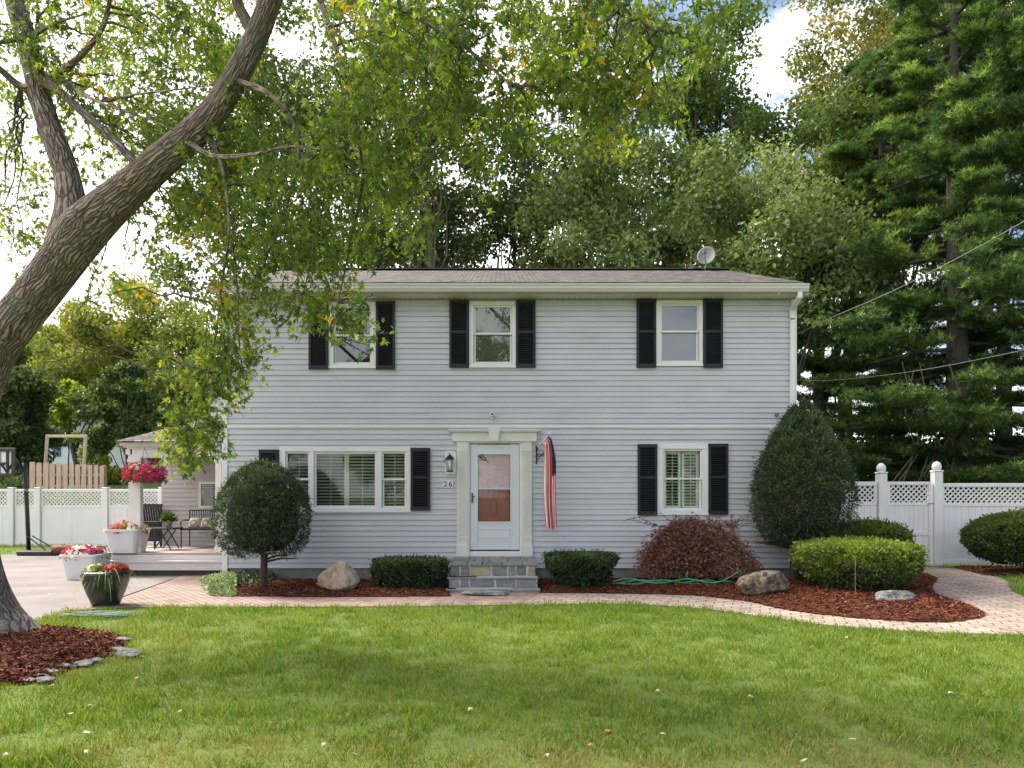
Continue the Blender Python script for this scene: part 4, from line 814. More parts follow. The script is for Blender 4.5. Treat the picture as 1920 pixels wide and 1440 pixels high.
panel(fr, fx(1766), fx(1766)+2.45, YF, .06, fz(944), fz(913), fz(906)); post(fr, fx(1766)+2.55, YF, fz(900), False, .065); panel(fr, fx(1766)+2.65, fx(1766)+5.1, YF, .06, fz(944), fz(913), fz(906)); post(fr, fx(1766)+5.2, YF, fz(900)); panel(fr, fx(1766)+5.3, fx(1766)+7.7, YF, .06, fz(944), fz(913), fz(906))
gt = MB(); g0, g1 = fx(1663), fx(1746); ring(gt, g0, g1, .05, ztp, .07, YF-.02, YF+.045); gt.box(g0+.07, g1-.07, YF-.015, YF+.04, zl0-.07, zl0); gt.box(g0+.07, g1-.07, YF-.018, YF+.04, fz(1003), fz(997))
nb = 8
for k in range(nb): bw_ = (g1-g0-.14)/nb; gt.bbox(g0+.07+k*bw_+.001, g0+.07+(k+1)*bw_-.001, YF, YF+.03, .12, zl0-.07, .005)
go = gt.build('gate', M['white'], fr); l_ = MB(); lattice_mb(l_, g0+.07, g1-.07, zl0, ztp-.07, YF+.008); l_.build('lattice', M['white'], go)
MB().box(g1-.1, g1+.05, YF-.035, YF-.02, zl0-.04, zl0-.02).build('gate_latch', M['dish'], go)

YL = 23.6; fl2 = thing('vinyl_fence', 'long white vinyl fence with lattice top behind the driveway', 'fence', (PX(150, YL), YL, 0))
ps = [-160, -60, 22, 72, 198, 304]
for a, b in zip(ps[:-1], ps[1:]):
    panel(fl2, PX(a, YL)+.09, PX(b, YL)-.09, YL, .04, PZ(948, YL), PZ(922, YL), PZ(917, YL), groove=.9 if b > 60 and b < 200 else .2)
for a in ps: post(fl2, PX(a, YL), YL, PZ(915.5, YL), False, .085)

# weathered picket fence section on the bank behind
YW = 27.5; wf = thing('picket_fence', 'weathered shadowbox wooden fence section standing behind the white fence', 'fence', (PX(125, YW), YW, float(ground_z(0, YW))))
wb = MB(); k = 0; pxs = 56
while pxs < 196:
    top = 866+(pxs-56)*.045+(1 if k % 2 else 0); ww_ = 9.6-(pxs-56)*.014
    x0 = PX(pxs, YW); x1 = PX(pxs+ww_, YW); z1 = PZ(top, YW); xm = (x0+x1)/2
    wb.prism([(x0, .1), (x1, .1), (x1, z1-.03), (x1-.03, z1), (x0+.03, z1), (x0, z1-.03)], YW-.02, YW+.01); pxs += ww_+3.2; k += 1
wb.build('pickets', M['wood_old'], wf)
wb = MB(); pxs = 62
while pxs < 192: wb.box(PX(pxs, YW), PX(pxs+5, YW), YW+.1, YW+.13, .1, PZ(872, YW)); pxs += 25.4
wb.box(PX(56, YW), PX(196, YW), YW+.012, YW+.06, PZ(892, YW), PZ(889, YW)); wb.box(PX(56, YW), PX(196, YW), YW+.012, YW+.06, PZ(912, YW), PZ(909, YW)); wb.build('fence_rail', M['wood_old'], wf)
wb = MB(); wb.box(PX(190, YW), PX(196, YW), YW+.06, YW+.16, 0, PZ(872, YW)); wb.box(PX(57, YW), PX(61, YW), YW+.06, YW+.16, 0, PZ(868, YW)); wb.build('fence_post', M['wood_red'], wf)
# cedar stockade fence on the right
YC = 26.0; cf = thing('stockade_fence', 'reddish cedar stockade fence top rising behind the right white fence', 'fence', (PX(1840, YC), YC, float(ground_z(0, YC))))
cb_ = MB(); pxs = 1700; k = 0
while pxs < 2080:
    z1 = PZ(886 + (-1.5 if k % 9 == 0 else 0)+.4*math.sin(k*2.1), YC); x0, x1 = PX(pxs, YC), PX(pxs+4.3, YC); cb_.prism([(x0, .1), (x1, .1), (x1, z1-.07), ((x0+x1)/2, z1), (x0, z1-.07)], YC, YC+.02); pxs += 4.8; k += 1
cb_.build('pickets', M['wood_red'], cf); cb2 = MB(); cb2.box(PX(1700, YC), PX(2080, YC), YC+.02, YC+.07, 1.9, 2.0); cb2.box(PX(1700, YC), PX(2080, YC), YC+.02, YC+.07, .6, .7); cb2.build('fence_rail', M['wood_red'], cf)
# swing frame
YS = 33; sw = thing('swing_frame', 'pale wooden swing frame with no swings beyond the picket fence', 'swing frame', (PX(120, YS), YS, float(ground_z(0, YS))))
gz = float(ground_z(0, YS)); tb = PZ(816, YS)
MB().box(PX(87, YS), PX(164, YS), YS-.05, YS+.05, tb-.10, tb+.03).build('top_beam', M['wood_pale'], sw)
for a, b in ((89, 80), (161, 153)):
    MB().tube([(PX(a, YS), YS-.02, tb-.04), (PX(b, YS-.5), YS-.5, gz+.1)], .075, 4).build('leg', M['wood_pale'], sw); MB().tube([(PX(a, YS), YS+.02, tb-.04), (PX(b, YS+.9), YS+.9, gz+.1)], .075, 4).build('leg', M['wood_pale'], sw)
# far blue house
YH = 52; bh = thing('neighbour_house', 'pale blue house glimpsed beyond the swing frame', 'house', (PX(150, YH), YH, float(ground_z(0, YH))))
q = MB(); q.box(PX(70, YH), PX(250, YH), YH, YH+9, 2, PZ(812, YH)); q.build('wall', M['blue_house'], bh)
q = MB(); zt_ = PZ(812, YH); V = [(PX(62, YH), YH-.6, zt_), (PX(258, YH), YH-.6, zt_), (PX(258, YH), YH+4.5, zt_+2.4), (PX(62, YH), YH+4.5, zt_+2.4), (PX(62, YH), YH+9.6, zt_), (PX(258, YH), YH+9.6, zt_)]
npmesh('roof', V, [(0, 1, 2, 3), (3, 2, 5, 4), (0, 3, 4), (1, 5, 2)], M['greyroof'], bh)
for a in (100, 168): MB().box(PX(a, YH), PX(a+14, YH), YH-.06, YH, PZ(856, YH), PZ(832, YH)).build('window', M['sky_tint'], bh)

# ================================================================== TREES
def leaf_ball(lv, cs, rad, per, size, flat_=.65, vbase=.5, vspread=.18, upbias=.8):
    cs = np.asarray(cs); n = len(cs)*per; c = np.repeat(cs, per, 0); rr = np.repeat(np.broadcast_to(rad, (len(cs),)), per)
    d = rv(n); u = rng.uniform(.15, 1, n)**.6; pos = c+d*(rr*u)[:, None]*np.array([1, 1, flat_])
    vb = np.repeat(rng.normal(0, vspread*.7, len(cs)), per); v = vbase+vb+rng.normal(0, vspread, n)
    al = rv(n)+np.array([0, 0, -.25]); nn = rv(n)+np.array([0, 0, upbias])+d*.4
    lv.add(pos, al, nn, size*rng.uniform(.7, 1.3, n), v)
def limb_path(a, b, sag=.15, n=7, wob=.04):
    a, b = np.array(a, float), np.array(b, float); L_ = np.linalg.norm(b-a); t = np.linspace(0, 1, n)[:, None]; p = a+(b-a)*t
    p[:, 2] += np.sin(t[:, 0]*pi)*L_*sag*.5; p[1:-1] += rng.normal(0, wob*L_*.5, (n-2, 3)); return p
def tree(name, label, px, Y, hgt, cr, z0, nclump, per, lsize, lm, tr_=.22, vbase=.5, lean=0, group='trees behind the house', trunks=1, flat_=.7, spread=.9, cz=None):
    x = PX(px, Y); gz_ = float(ground_z(x, Y)); o = thing(name, label, 'tree', (x, Y, gz_), group)
    top = np.array([x+lean, Y, gz_+hgt*.8]); base = np.array([x, Y, gz_-.2])
    t = np.linspace(0, 1, 12)[:, None]; tp = base+(top-base)*t; tp[1:, :2] += np.cumsum(rng.normal(0, .12, (11, 2)), 0)
    rad = tr_*(1-np.linspace(0, 1, 12)*.88); rad[0] *= 1.35
    tv, tf, _ = tube_np(tp, rad, 9, bark=.06); Vs = [tv]; Fs = [tf]; off = len(tv)
    # clump centres through the crown's volume
    d = rv(nclump); u = rng.uniform(.25, 1, nclump)**.7; zc = gz_+(z0+hgt)/2; hh = (hgt-z0)/2
    cs = np.array([x+lean*.6, Y, zc])+d*u[:, None]*np.array([cr, cr*spread, hh])
    # taper crown top & bottom irregularly
    cs += rng.normal(0, cr*.06, cs.shape)
    order = rng.permutation(nclump)[:max(8, nclump//3)]
    for k in order:
        c = cs[k]; hfrac = np.clip((c[2]-gz_-hgt*.18)/hgt, .12, .85)*rng.uniform(.65, .95); i = hfrac*11; i0 = int(i); st_ = tp[i0]+(tp[min(i0+1, 11)]-tp[i0])*(i-i0)
        p = limb_path(st_, c, .12); rr = np.interp(i, range(12), rad)*.5; q = np.linspace(rr*.8, .012, len(p)); bv, bf, _ = tube_np(p, q, 5); Vs.append(bv); Fs.append(bf+off); off += len(bv)
    npmesh('trunk', np.concatenate(Vs), np.concatenate(Fs), M['bark_far'], o, smooth=True)
    lv = Leaves(*OVAL); leaf_ball(lv, cs, cr*rng.uniform(.2, .36, nclump), int(per*1.7), lsize*1.12, flat_, vbase)
    lv.build('crown', lm, o); return o
T = tree
# behind the house
T('oak_tree', 'dark green oak standing behind the left end of the roof', 500, 31, 22, 4.6, 6, 60, 210, .20, M['leaf_dark'], .25)
T('oak_tree', 'dark oak with thin upper twigs, second from the left behind the roof', 690, 35, 25, 4.8, 7, 55, 200, .20, M['leaf_dark'], .28)
T('oak_tree', 'dark oak with its trunk showing above the roof left of the middle window', 835, 28, 20, 3.6, 7, 46, 200, .18, M['leaf_dark'], .26)
T('oak_tree', 'small dark tree rising above the roof over the front door', 945, 31, 21, 3.8, 6, 56, 200, .18, M['leaf_dark'], .18)
T('oak_tree', 'tall thin oak against the blue sky above the middle window', 1080, 36, 26, 3.8, 9, 24, 170, .18, M['leaf_mid'], .22)
T('oak_tree', 'pale leaved oak low over the roof between middle and right windows', 1125, 26.5, 14.5, 3.6, 6, 56, 220, .17, M['leaf_pale'], .2, .55)
T('oak_tree', 'dark upright tree behind the pale oak and left of the satellite dish', 1230, 33, 24, 4.2, 9, 52, 200, .19, M['leaf_mid'], .25)
T('oak_tree', 'forked oak with bare limbs showing just above the satellite dish', 1320, 30, 23, 3.6, 9, 34, 170, .18, M['leaf_mid'], .3)
T('oak_tree', 'broad pale grey green oak over the right end of the roof', 1440, 25, 13.6, 3.6, 5.5, 74, 240, .16, M['leaf_pale'], .22, .6)
T('oak_tree', 'tall oak with dark trunk showing right of the house corner', 1528, 27, 16.5, 3.3, 8, 36, 190, .17, M['leaf_mid'], .32, lean=.5)
T('oak_tree', 'slender leaning tree against blue sky at the upper right', 1570, 34, 26, 3.4, 11, 26, 140, .18, M['leaf_autumn'], .24, .55, lean=1.5)
T('oak_tree', 'tall oak turning orange in its top, upper right', 1690, 35, 27, 5.0, 10, 76, 220, .19, M['leaf_autumn'], .3, .58)
T('oak_tree', 'tall oak with scattered orange sprays behind the big pine', 1850, 36, 28, 5.5, 10, 76, 220, .19, M['leaf_autumn'], .3, .5)
T('oak_tree', 'thin trunked tree between the corner oak and the pines', 1583, 29, 15, 2.6, 6, 26, 170, .16, M['leaf_dark'], .17)
for a_, b_, c_, d_ in ((-20, -24, 9.5, 'leftmost'), (-9, -27, 12, 'second'), (2, -25, 8.5, 'middle'), (12, -28, 11, 'fourth'), (22, -24, 9, 'rightmost')):  # added trees out of view, giving the window panes something to reflect
    T('reflected_tree', 'green tree added behind the camera for the windows to reflect, %s of five' % d_, CX+F*a_/b_, b_, c_, 5.2, 1.2, 46, 120, .34, M['leaf_mid'], .25, .5, group='trees across the street')
# left background
gl = 'trees beyond the left fence'
T('maple_tree', 'dark bushy tree at the left edge behind the basketball hoop', 12, 34, 7.6, 2.5, .8, 54, 210, .20, M['leaf_dark'], .2, .55, group=gl)
T('maple_tree', 'dark green tree with thin slanting trunk left of the porch roof', 245, 35, 6.4, 1.9, 2.2, 32, 210, .18, M['leaf_dark'], .1, .6, lean=-.9, group=gl)
T('maple_tree', 'mid green tree behind the swing frame', 140, 44, 10.0, 4.0, 3.4, 50, 170, .22, M['leaf_yellow'], .2, .3, group=gl)
T('maple_tree', 'tall yellow green tree behind the hanging maple sprays', 285, 47, 12.0, 4.6, 1.5, 70, 200, .24, M['leaf_yellow'], .25, .5, group=gl)
T('maple_tree', 'tree turning yellow and orange near the leaning trunk', 90, 56, 12.5, 5.2, 2, 70, 190, .27, M['leaf_yellow'], .25, .7, group=gl)
T('maple_tree', 'far pale green tree topping the left skyline', 195, 70, 15, 6, 3, 60, 160, .33, M['leaf_yellow'], .3, .3, group=gl)
T('maple_tree', 'dark green tree just left of the house corner', 372, 40, 9.0, 3.4, 1, 50, 190, .2, M['leaf_yellow'], .2, .25, group=gl)
T('maple_tree', 'far tree hidden behind the leaning trunk at the left edge', -60, 60, 13, 6, 1, 60, 170, .28, M['leaf_yellow'], .25, .4, group=gl)
T('sumac', 'small bright lime shrub above the picket fence', 122, 38, 5.6, 1.0, 3.4, 16, 120, .2, M['leaf_lime'], .05, .5, group=gl)
T('sumac', 'low lime green bush right of the swing frame', 178, 39, 3.2, 1.2, .6, 16, 120, .18, M['leaf_lime'], .05, .2, group=gl)

# clipped far hedge and climbing plants on the bank
def shrubmass(name, label, cat, x0, x1, y0, y1, z0, z1, n, size, lm, v=.5, kind=None, group=None):
    lv = Leaves(*OVAL); x = rng.uniform(x0, x1, n); y = rng.uniform(y0, y1, n); z = z0+(z1-z0)*rng.uniform(0, 1, n)**.7*(1-.25*np.abs(np.sin(x*2.1)))
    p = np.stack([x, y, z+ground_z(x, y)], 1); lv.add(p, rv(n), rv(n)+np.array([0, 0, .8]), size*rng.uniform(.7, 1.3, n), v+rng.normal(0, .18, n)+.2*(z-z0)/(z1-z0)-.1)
    loc = ((x0+x1)/2, (y0+y1)/2, float(ground_z(0, (y0+y1)/2)))
    o = lv.build(name, lm, loc=loc); tag(o, label, cat, group, kind); return o
shrubmass('hedge', 'long yellow green hedge below the blue house', 'hedge', PX(80, 42), PX(235, 42), 41, 43, 0, 1.05, 5200, .2, M['leaf_yellow'], .5)
shrubmass('ground_cover', 'pale low plants growing along the bank behind the white fence', 'plants', PX(-60, 25.5), PX(250, 25.5), 24.4, 26.6, 0, .42+1.3, 9000, .11, M['varieg'], .3, kind='stuff')
shrubmass('undergrowth', 'dark undergrowth below the pines behind the right fence', 'undergrowth', PX(1540, 28), PX(2150, 28), 27, 31, 0, 3.6, 26000, .2, M['leaf_dark'], .3, kind='stuff')
shrubmass('undergrowth', 'dark undergrowth in deep shade behind the left fence', 'undergrowth', PX(-150, 30), PX(60, 30), 29, 32, 0, 1.6, 6000, .2, M['leaf_dark'], .35, kind='stuff')

# white pines
def pine(label, px, Y, hgt, rmax, z0, nb, seed, tr_=.34, bright=.0):
    x = PX(px, Y); gz_ = float(ground_z(x, Y)); o = thing('pine_tree', label, 'pine', (x, Y, gz_), 'pines behind the right fence')
    tp = np.array([(x, Y, gz_-.2), (x+.05, Y, gz_+hgt*.3), (x-.08, Y, gz_+hgt*.6), (x, Y, gz_+hgt)]); tp = smoothline(tp, 12); tv, tf, _ = tube_np(tp, tr_*(1-np.linspace(0, 1, 12)*.85), 10, bark=.05); Vs = [tv]; Fs = [tf]; off = len(tv)
    TUFT = []; tfx = []
    for k in range(7):
        a = 2*pi*k/7; el = .5+.4*math.sin(k*2.3); d = np.array([cos(a)*cos(el), sin(a)*cos(el), sin(el)]); s_ = np.cross(d, [0, 0, 1]); s_ /= np.linalg.norm(s_); b0 = len(TUFT); TUFT += [tuple(-s_*.07), tuple(s_*.07), tuple(d)]; tfx.append((b0, b0+1, b0+2))
    lv = Leaves(TUFT, tfx)
    for k in range(nb):
        f = (k+.5)/nb; z = gz_+z0+(hgt-z0)*f; a = k*2.4+rng.uniform(-.4, .4); R = rmax*(1-f**1.6*.75)*rng.uniform(.65, 1.1); st_ = np.array([x, Y, z]); en_ = st_+np.array([cos(a)*R, sin(a)*R, R*rng.uniform(-.12, .14)]); p = limb_path(st_, en_, -.12, 8, .03)
        bv, bf, _ = tube_np(p, np.linspace(.07, .015, len(p)), 5); Vs.append(bv); Fs.append(bf+off); off += len(bv)
        # side sprays forming a flat pad, thicker outward
        ns = int(24*R/rmax)+9
        for s_ in range(ns):
            t = rng.uniform(.28, 1); pt = p[int(t*7)]; aa = a+rng.choice([-1, 1])*rng.uniform(.3, 1.2); L_ = R*(.20+.22*(1-t))*rng.uniform(.7, 1.2); e2 = pt+np.array([cos(aa)*L_, sin(aa)*L_, rng.uniform(-.02, .22)*L_])
            m_ = 26; u = rng.uniform(.1, 1, m_)[:, None]; c = pt+(e2-pt)*u+rng.normal(0, .12, (m_, 3))*np.array([1, 1, .55])
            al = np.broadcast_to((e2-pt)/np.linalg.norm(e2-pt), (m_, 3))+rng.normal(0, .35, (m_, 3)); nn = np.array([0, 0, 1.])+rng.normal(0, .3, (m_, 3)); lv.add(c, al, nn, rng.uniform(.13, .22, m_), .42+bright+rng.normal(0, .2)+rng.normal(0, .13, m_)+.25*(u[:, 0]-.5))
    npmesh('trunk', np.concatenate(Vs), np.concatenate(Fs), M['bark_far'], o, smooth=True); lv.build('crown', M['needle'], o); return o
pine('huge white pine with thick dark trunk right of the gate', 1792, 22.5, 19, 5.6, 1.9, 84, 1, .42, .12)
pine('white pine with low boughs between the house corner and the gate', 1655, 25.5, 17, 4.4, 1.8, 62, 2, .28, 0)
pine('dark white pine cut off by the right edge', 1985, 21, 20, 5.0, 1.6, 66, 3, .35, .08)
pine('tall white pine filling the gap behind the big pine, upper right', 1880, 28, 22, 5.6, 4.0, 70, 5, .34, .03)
pine('slim white pine just right of the house corner behind the oak', 1590, 31, 12.5, 3.0, 3.0, 40, 6, .2, .0)
# bare vines hanging under the big pine
vn = MB()
for k in range(9):
    xx = PX(1695+k*11, 21.5); pts = smoothline([(xx, 21.6, 5.2+rng.uniform(-.5, .5)), (xx+rng.uniform(-.5, .5), 21.5, 4), (xx+rng.uniform(-.4, .4), 21.4, 3), (xx+rng.uniform(-.5, .5), 21.5, 1.9)], 14); vn.tube(pts, .018, 5)
tag(vn.build('bare_vines', mat('vine_bark', (.20, .17, .14), rough=.9), loc=(PX(1740, 21.5), 21.5, 1.9)), 'tangle of bare brown vines hanging under the big pine', 'vines')

# ---- the near maple
mt = thing('maple_tree', 'big leaning maple with forked trunk at the left front of the lawn', 'tree', (PX(-25, 8.5), 8.5, 0))
def track(pts, n): 
    s_ = smoothline([(*P(a, b, y), .78*r/2*y/F) for a, b, y, r in pts], n); return s_[:, :3], s_[:, 3]
parts = []
def addt(pts, n, sides=40, bark=.035, seed=0):
    p, r = track(pts, n); parts.append(tube_np(p, r, sides, bark, seed))
addt([(10, 1250, 8.55, 270), (-8, 1205, 8.55, 196), (-30, 1150, 8.55, 146), (-52, 1060, 8.55, 118), (-70, 900, 8.5, 108), (-62, 800, 8.45, 106), (-38, 715, 8.4, 102), (-8, 650, 8.4, 99), (32, 595, 8.35, 97), (62, 558, 8.35, 96), (118, 484, 8.3, 99), (155, 432, 8.28, 108), (203, 388, 8.22, 94), (248, 350, 8.15, 82), (293, 310, 8.05, 76), (363, 250, 7.95, 68), (412, 195, 7.8, 61), (467, 100, 7.65, 55), (508, 0, 7.45, 51), (540, -120, 7.2, 45), (640, -330, 7.0, 36), (800, -560, 6.8, 26)], 120, 60, .045, 1)
addt([(100, 520, 8.4, 66), (122, 455, 8.4, 84), (133, 400, 8.42, 74), (129, 350, 8.45, 61), (116, 300, 8.5, 56), (80, 200, 8.6, 50), (55, 100, 8.75, 46), (28, 0, 8.9, 45), (-10, -150, 9.0, 38), (-60, -400, 9.1, 26)], 50, 36, .035, 3)
br_ = [  # secondary branches (px, py, Y, width px)
 [(480, 75, 7.62, 34), (462, 40, 7.6, 28), (445, 5, 7.6, 26), (430, -60, 7.5, 22), (400, -200, 7.4, 14)],
 [(100, 150, 8.6, 26), (125, 128, 8.4, 17), (165, 90, 8.2, 14), (195, 45, 8.1, 12), (210, -20, 8.0, 9)],
 [(75, 150, 8.5, 26), (110, 170, 8.4, 20), (160, 215, 8.2, 20), (205, 255, 8.05, 19), (250, 300, 8.0, 22), (262, 312, 8.05, 30)],
 [(120, 150, 8.4, 9), (170, 185, 8.0, 7), (240, 210, 7.7, 5), (300, 232, 7.5, 3), (345, 255, 7.4, 2)],
 [(190, 190, 8.1, 6), (250, 178, 7.8, 5), (330, 168, 7.5, 4), (400, 160, 7.2, 2)],
 [(60, 165, 8.6, 24), (35, 160, 8.6, 18), (0, 130, 8.5, 15), (-40, 100, 8.4, 12)],
 [(70, 75, 8.7, 16), (30, 75, 8.5, 11), (-30, 85, 8.4, 8)], [(60, 70, 8.7, 10), (100, 45, 8.4, 7), (160, 26, 8.2, 4)],
 [(355, 268, 7.9, 16), (400, 292, 7.6, 11), (470, 290, 7.2, 8), (540, 275, 6.9, 5), (600, 280, 6.6, 3)],
 [(440, 150, 7.72, 18), (510, 180, 7.4, 10), (560, 260, 7.6, 8), (540, 380, 7.9, 6), (500, 480, 8.2, 4), (470, 560, 8.5, 3)],
 [(375, 242, 7.92, 16), (412, 300, 7.9, 9), (430, 420, 8.1, 7), (415, 540, 8.3, 5), (400, 660, 8.5, 4), (370, 780, 8.6, 3), (350, 870, 8.6, 2)],
 [(430, 420, 8.1, 5), (445, 540, 8.3, 4), (450, 660, 8.6, 3), (468, 750, 8.7, 2)],
 [(520, -60, 7.3, 30), (640, -40, 7.0, 20), (760, 20, 6.7, 14), (860, 80, 6.5, 9), (960, 160, 6.4, 5)],
 [(640, -330, 7.0, 40), (800, -260, 6.8, 26), (980, -120, 6.6, 18), (1120, -20, 6.5, 10), (1230, 60, 6.4, 5)],
 [(560, -120, 7.2, 24), (620, 60, 7.3, 14), (660, 200, 7.4, 10), (680, 330, 7.6, 7), (660, 440, 7.9, 5), (640, 540, 8.1, 3), (620, 640, 8.2, 2)],
 [(660, 200, 7.4, 7), (740, 280, 7.3, 5), (800, 350, 7.2, 3), (830, 400, 7.2, 2)],
 [(560, 260, 7.6, 6), (590, 400, 7.9, 5), (580, 500, 8.1, 3), (560, 580, 8.2, 2)],
]
paths = []
for k, b in enumerate(br_):
    p, r = track(b, 26); parts.append(tube_np(p, r, 10, .02, k)); paths.append(p)
Vs, Fs, Us, off = [], [], [], 0
for v_, f_, u_ in parts: Vs.append(v_); Fs.append(f_+off); Us.append(u_); off += len(v_)
npmesh('trunk', np.concatenate(Vs), np.concatenate(Fs), M['bark'], mt, smooth=True, uv=np.concatenate(Us))
# sprays: (px, py, Y, half-width px, half-height px, depth m, twigs)
blobs = [
 (60, 60, 9.3, 150, 110, 1.2, 60), (20, 300, 9.2, 70, 150, .9, 62), (-120, 200, 9, 120, 250, 1, 40), (210, 130, 9.0, 130, 150, 1.2, 120), (300, 40, 8.6, 150, 80, 1.2, 70), (240, 260, 9.2, 120, 80, .8, 55), (400, 60, 8.9, 90, 100, .9, 45),
 (330, 400, 8.7, 80, 60, .7, 38), (440, 300, 8.4, 75, 80, .7, 50), (495, 230, 8.3, 45, 90, .7, 26), (250, 500, 9, 90, 50, .6, 13), (30, 470, 9.4, 50, 50, .6, 9),
 (705, 40, 7.2, 80, 90, .9, 46), (700, 190, 7.4, 110, 100, .9, 84), (820, 100, 7.0, 120, 110, .9, 80), (980, 60, 6.8, 130, 90, .9, 78), (1120, 90, 6.8, 120, 110, .9, 80), (1250, 60, 7.0, 90, 100, .9, 46), (880, 220, 7.2, 90, 90, .8, 48), (1060, 210, 7.0, 100, 70, .8, 36), (1200, 200, 7.0, 70, 70, .7, 24),
 (640, 330, 7.8, 100, 90, .8, 74), (760, 340, 7.5, 70, 70, .6, 32), (530, 390, 8.2, 80, 110, .8, 62), (620, 470, 8.2, 80, 60, .7, 46), (790, 440, 7.4, 45, 40, .4, 8),
 (620, 580, 8.3, 50, 45, .5, 16), (670, 600, 8.2, 35, 40, .4, 10), (530, 560, 8.3, 70, 35, .5, 17), (450, 480, 8.4, 60, 70, .6, 32), (420, 600, 8.6, 45, 60, .5, 32), (390, 700, 8.7, 45, 50, .5, 28), (440, 690, 8.7, 30, 40, .4, 13), (360, 810, 8.7, 45, 45, .4, 26), (345, 850, 8.6, 35, 22, .3, 8), (400, 800, 8.7, 25, 40, .3, 9), (465, 640, 8.6, 20, 60, .3, 7), (340, 690, 8.9, 30, 40, .4, 8), (180, 560, 8.6, 40, 15, .3, 3), (90, 690, 8.7, 20, 20, .2, 2),
 # the part of the crown above and beside the picture
 (200, -130, 8.8, 320, 120, 1.4, 60), (700, -110, 7.4, 330, 90, 1.2, 50), (1100, -90, 7.0, 250, 70, 1.2, 36), (250, -450, 8.5, 350, 180, 1.6, 34),
]
lv = Leaves(*MAPLE, wvar=.5); tw = []; tf_ = []; toff = 0; ntot = 0
allp = np.concatenate(paths)
for (a, b, y, hw, hh, dy, nt_) in blobs:      # lesser branches carrying each spray of leaves
    for k in range(4 if nt_ > 20 else 2):
        e_ = np.array([PX(a+rng.uniform(-.7, .7)*hw, y), y+rng.uniform(-.5, .5)*dy, PZ(b+rng.uniform(-.6, .6)*hh, y)]); dd = np.linalg.norm(allp-e_, axis=1)+np.where(allp[:, 2] < e_[2]-.3, 1.5, 0); q = allp[np.argmin(dd)]
        if dd.min() < 3.5:
            pth = limb_path(q, e_, .22, 12, .035); tv, tfa, _ = tube_np(pth, np.linspace(.016, .004, 12), 5); tw.append(tv); tf_.append(tfa+toff); toff += len(tv)
for (a, b, y, hw, hh, dy, nt_) in blobs:
    a0 = y/F
    for k in range(int(nt_*(.8 if 560 < a < 1300 else .9))):
        while True:
            ux, uy, uz = rng.uniform(-1, 1, 3)
            if ux*ux+uy*uy+uz*uz < 1: break
        c = np.array([PX(a, y)+ux*hw*a0, y+uz*dy, PZ(b, y)-uy*hh*a0])
        L_ = rng.uniform(.35, .7); az = rng.uniform(0, 2*pi); d = np.array([cos(az)*.75, sin(az)*.75, rng.uniform(-.5, .25)]); c = c-d*L_*.5+np.array([0, 0, .15*L_])
        t = np.linspace(0, 1, 5)[:, None]; pth = c+d*L_*t+np.array([0, 0, -.55])*L_*t**2
        tv, tfa, _ = tube_np(pth, np.linspace(.005, .002, 5), 3); tw.append(tv); tf_.append(tfa+toff); toff += len(tv)
        m_ = int(rng.integers(15, 26)); tt = rng.uniform(.05, 1, m_); i = (tt*4).astype(int).clip(0, 3); fr_ = (tt*4-i)[:, None]; pos = pth[i]*(1-fr_)+pth[i+1]*fr_+rng.normal(0, .055, (m_, 3))
        al = rng.normal(0, .7, (m_, 3))+d*.4+np.array([0, 0, -.7]); nn = rv(m_)*np.array([1, 1, .6])
        vb = rng.normal(.5, .2); yell = .42 if rng.uniform() < .045 else 0
        lv.add(pos, al, nn, rng.uniform(.05, .108, m_), np.where(rng.uniform(0, 1, m_) < .006, .97, np.clip(vb+yell+rng.normal(0, .13, m_), 0, .92+yell*.15))); ntot += m_
npmesh('twigs', np.concatenate(tw), np.concatenate(tf_), M['twig'], mt)
lv.build('crown', M['maple'], mt)
print('maple leaves', ntot)

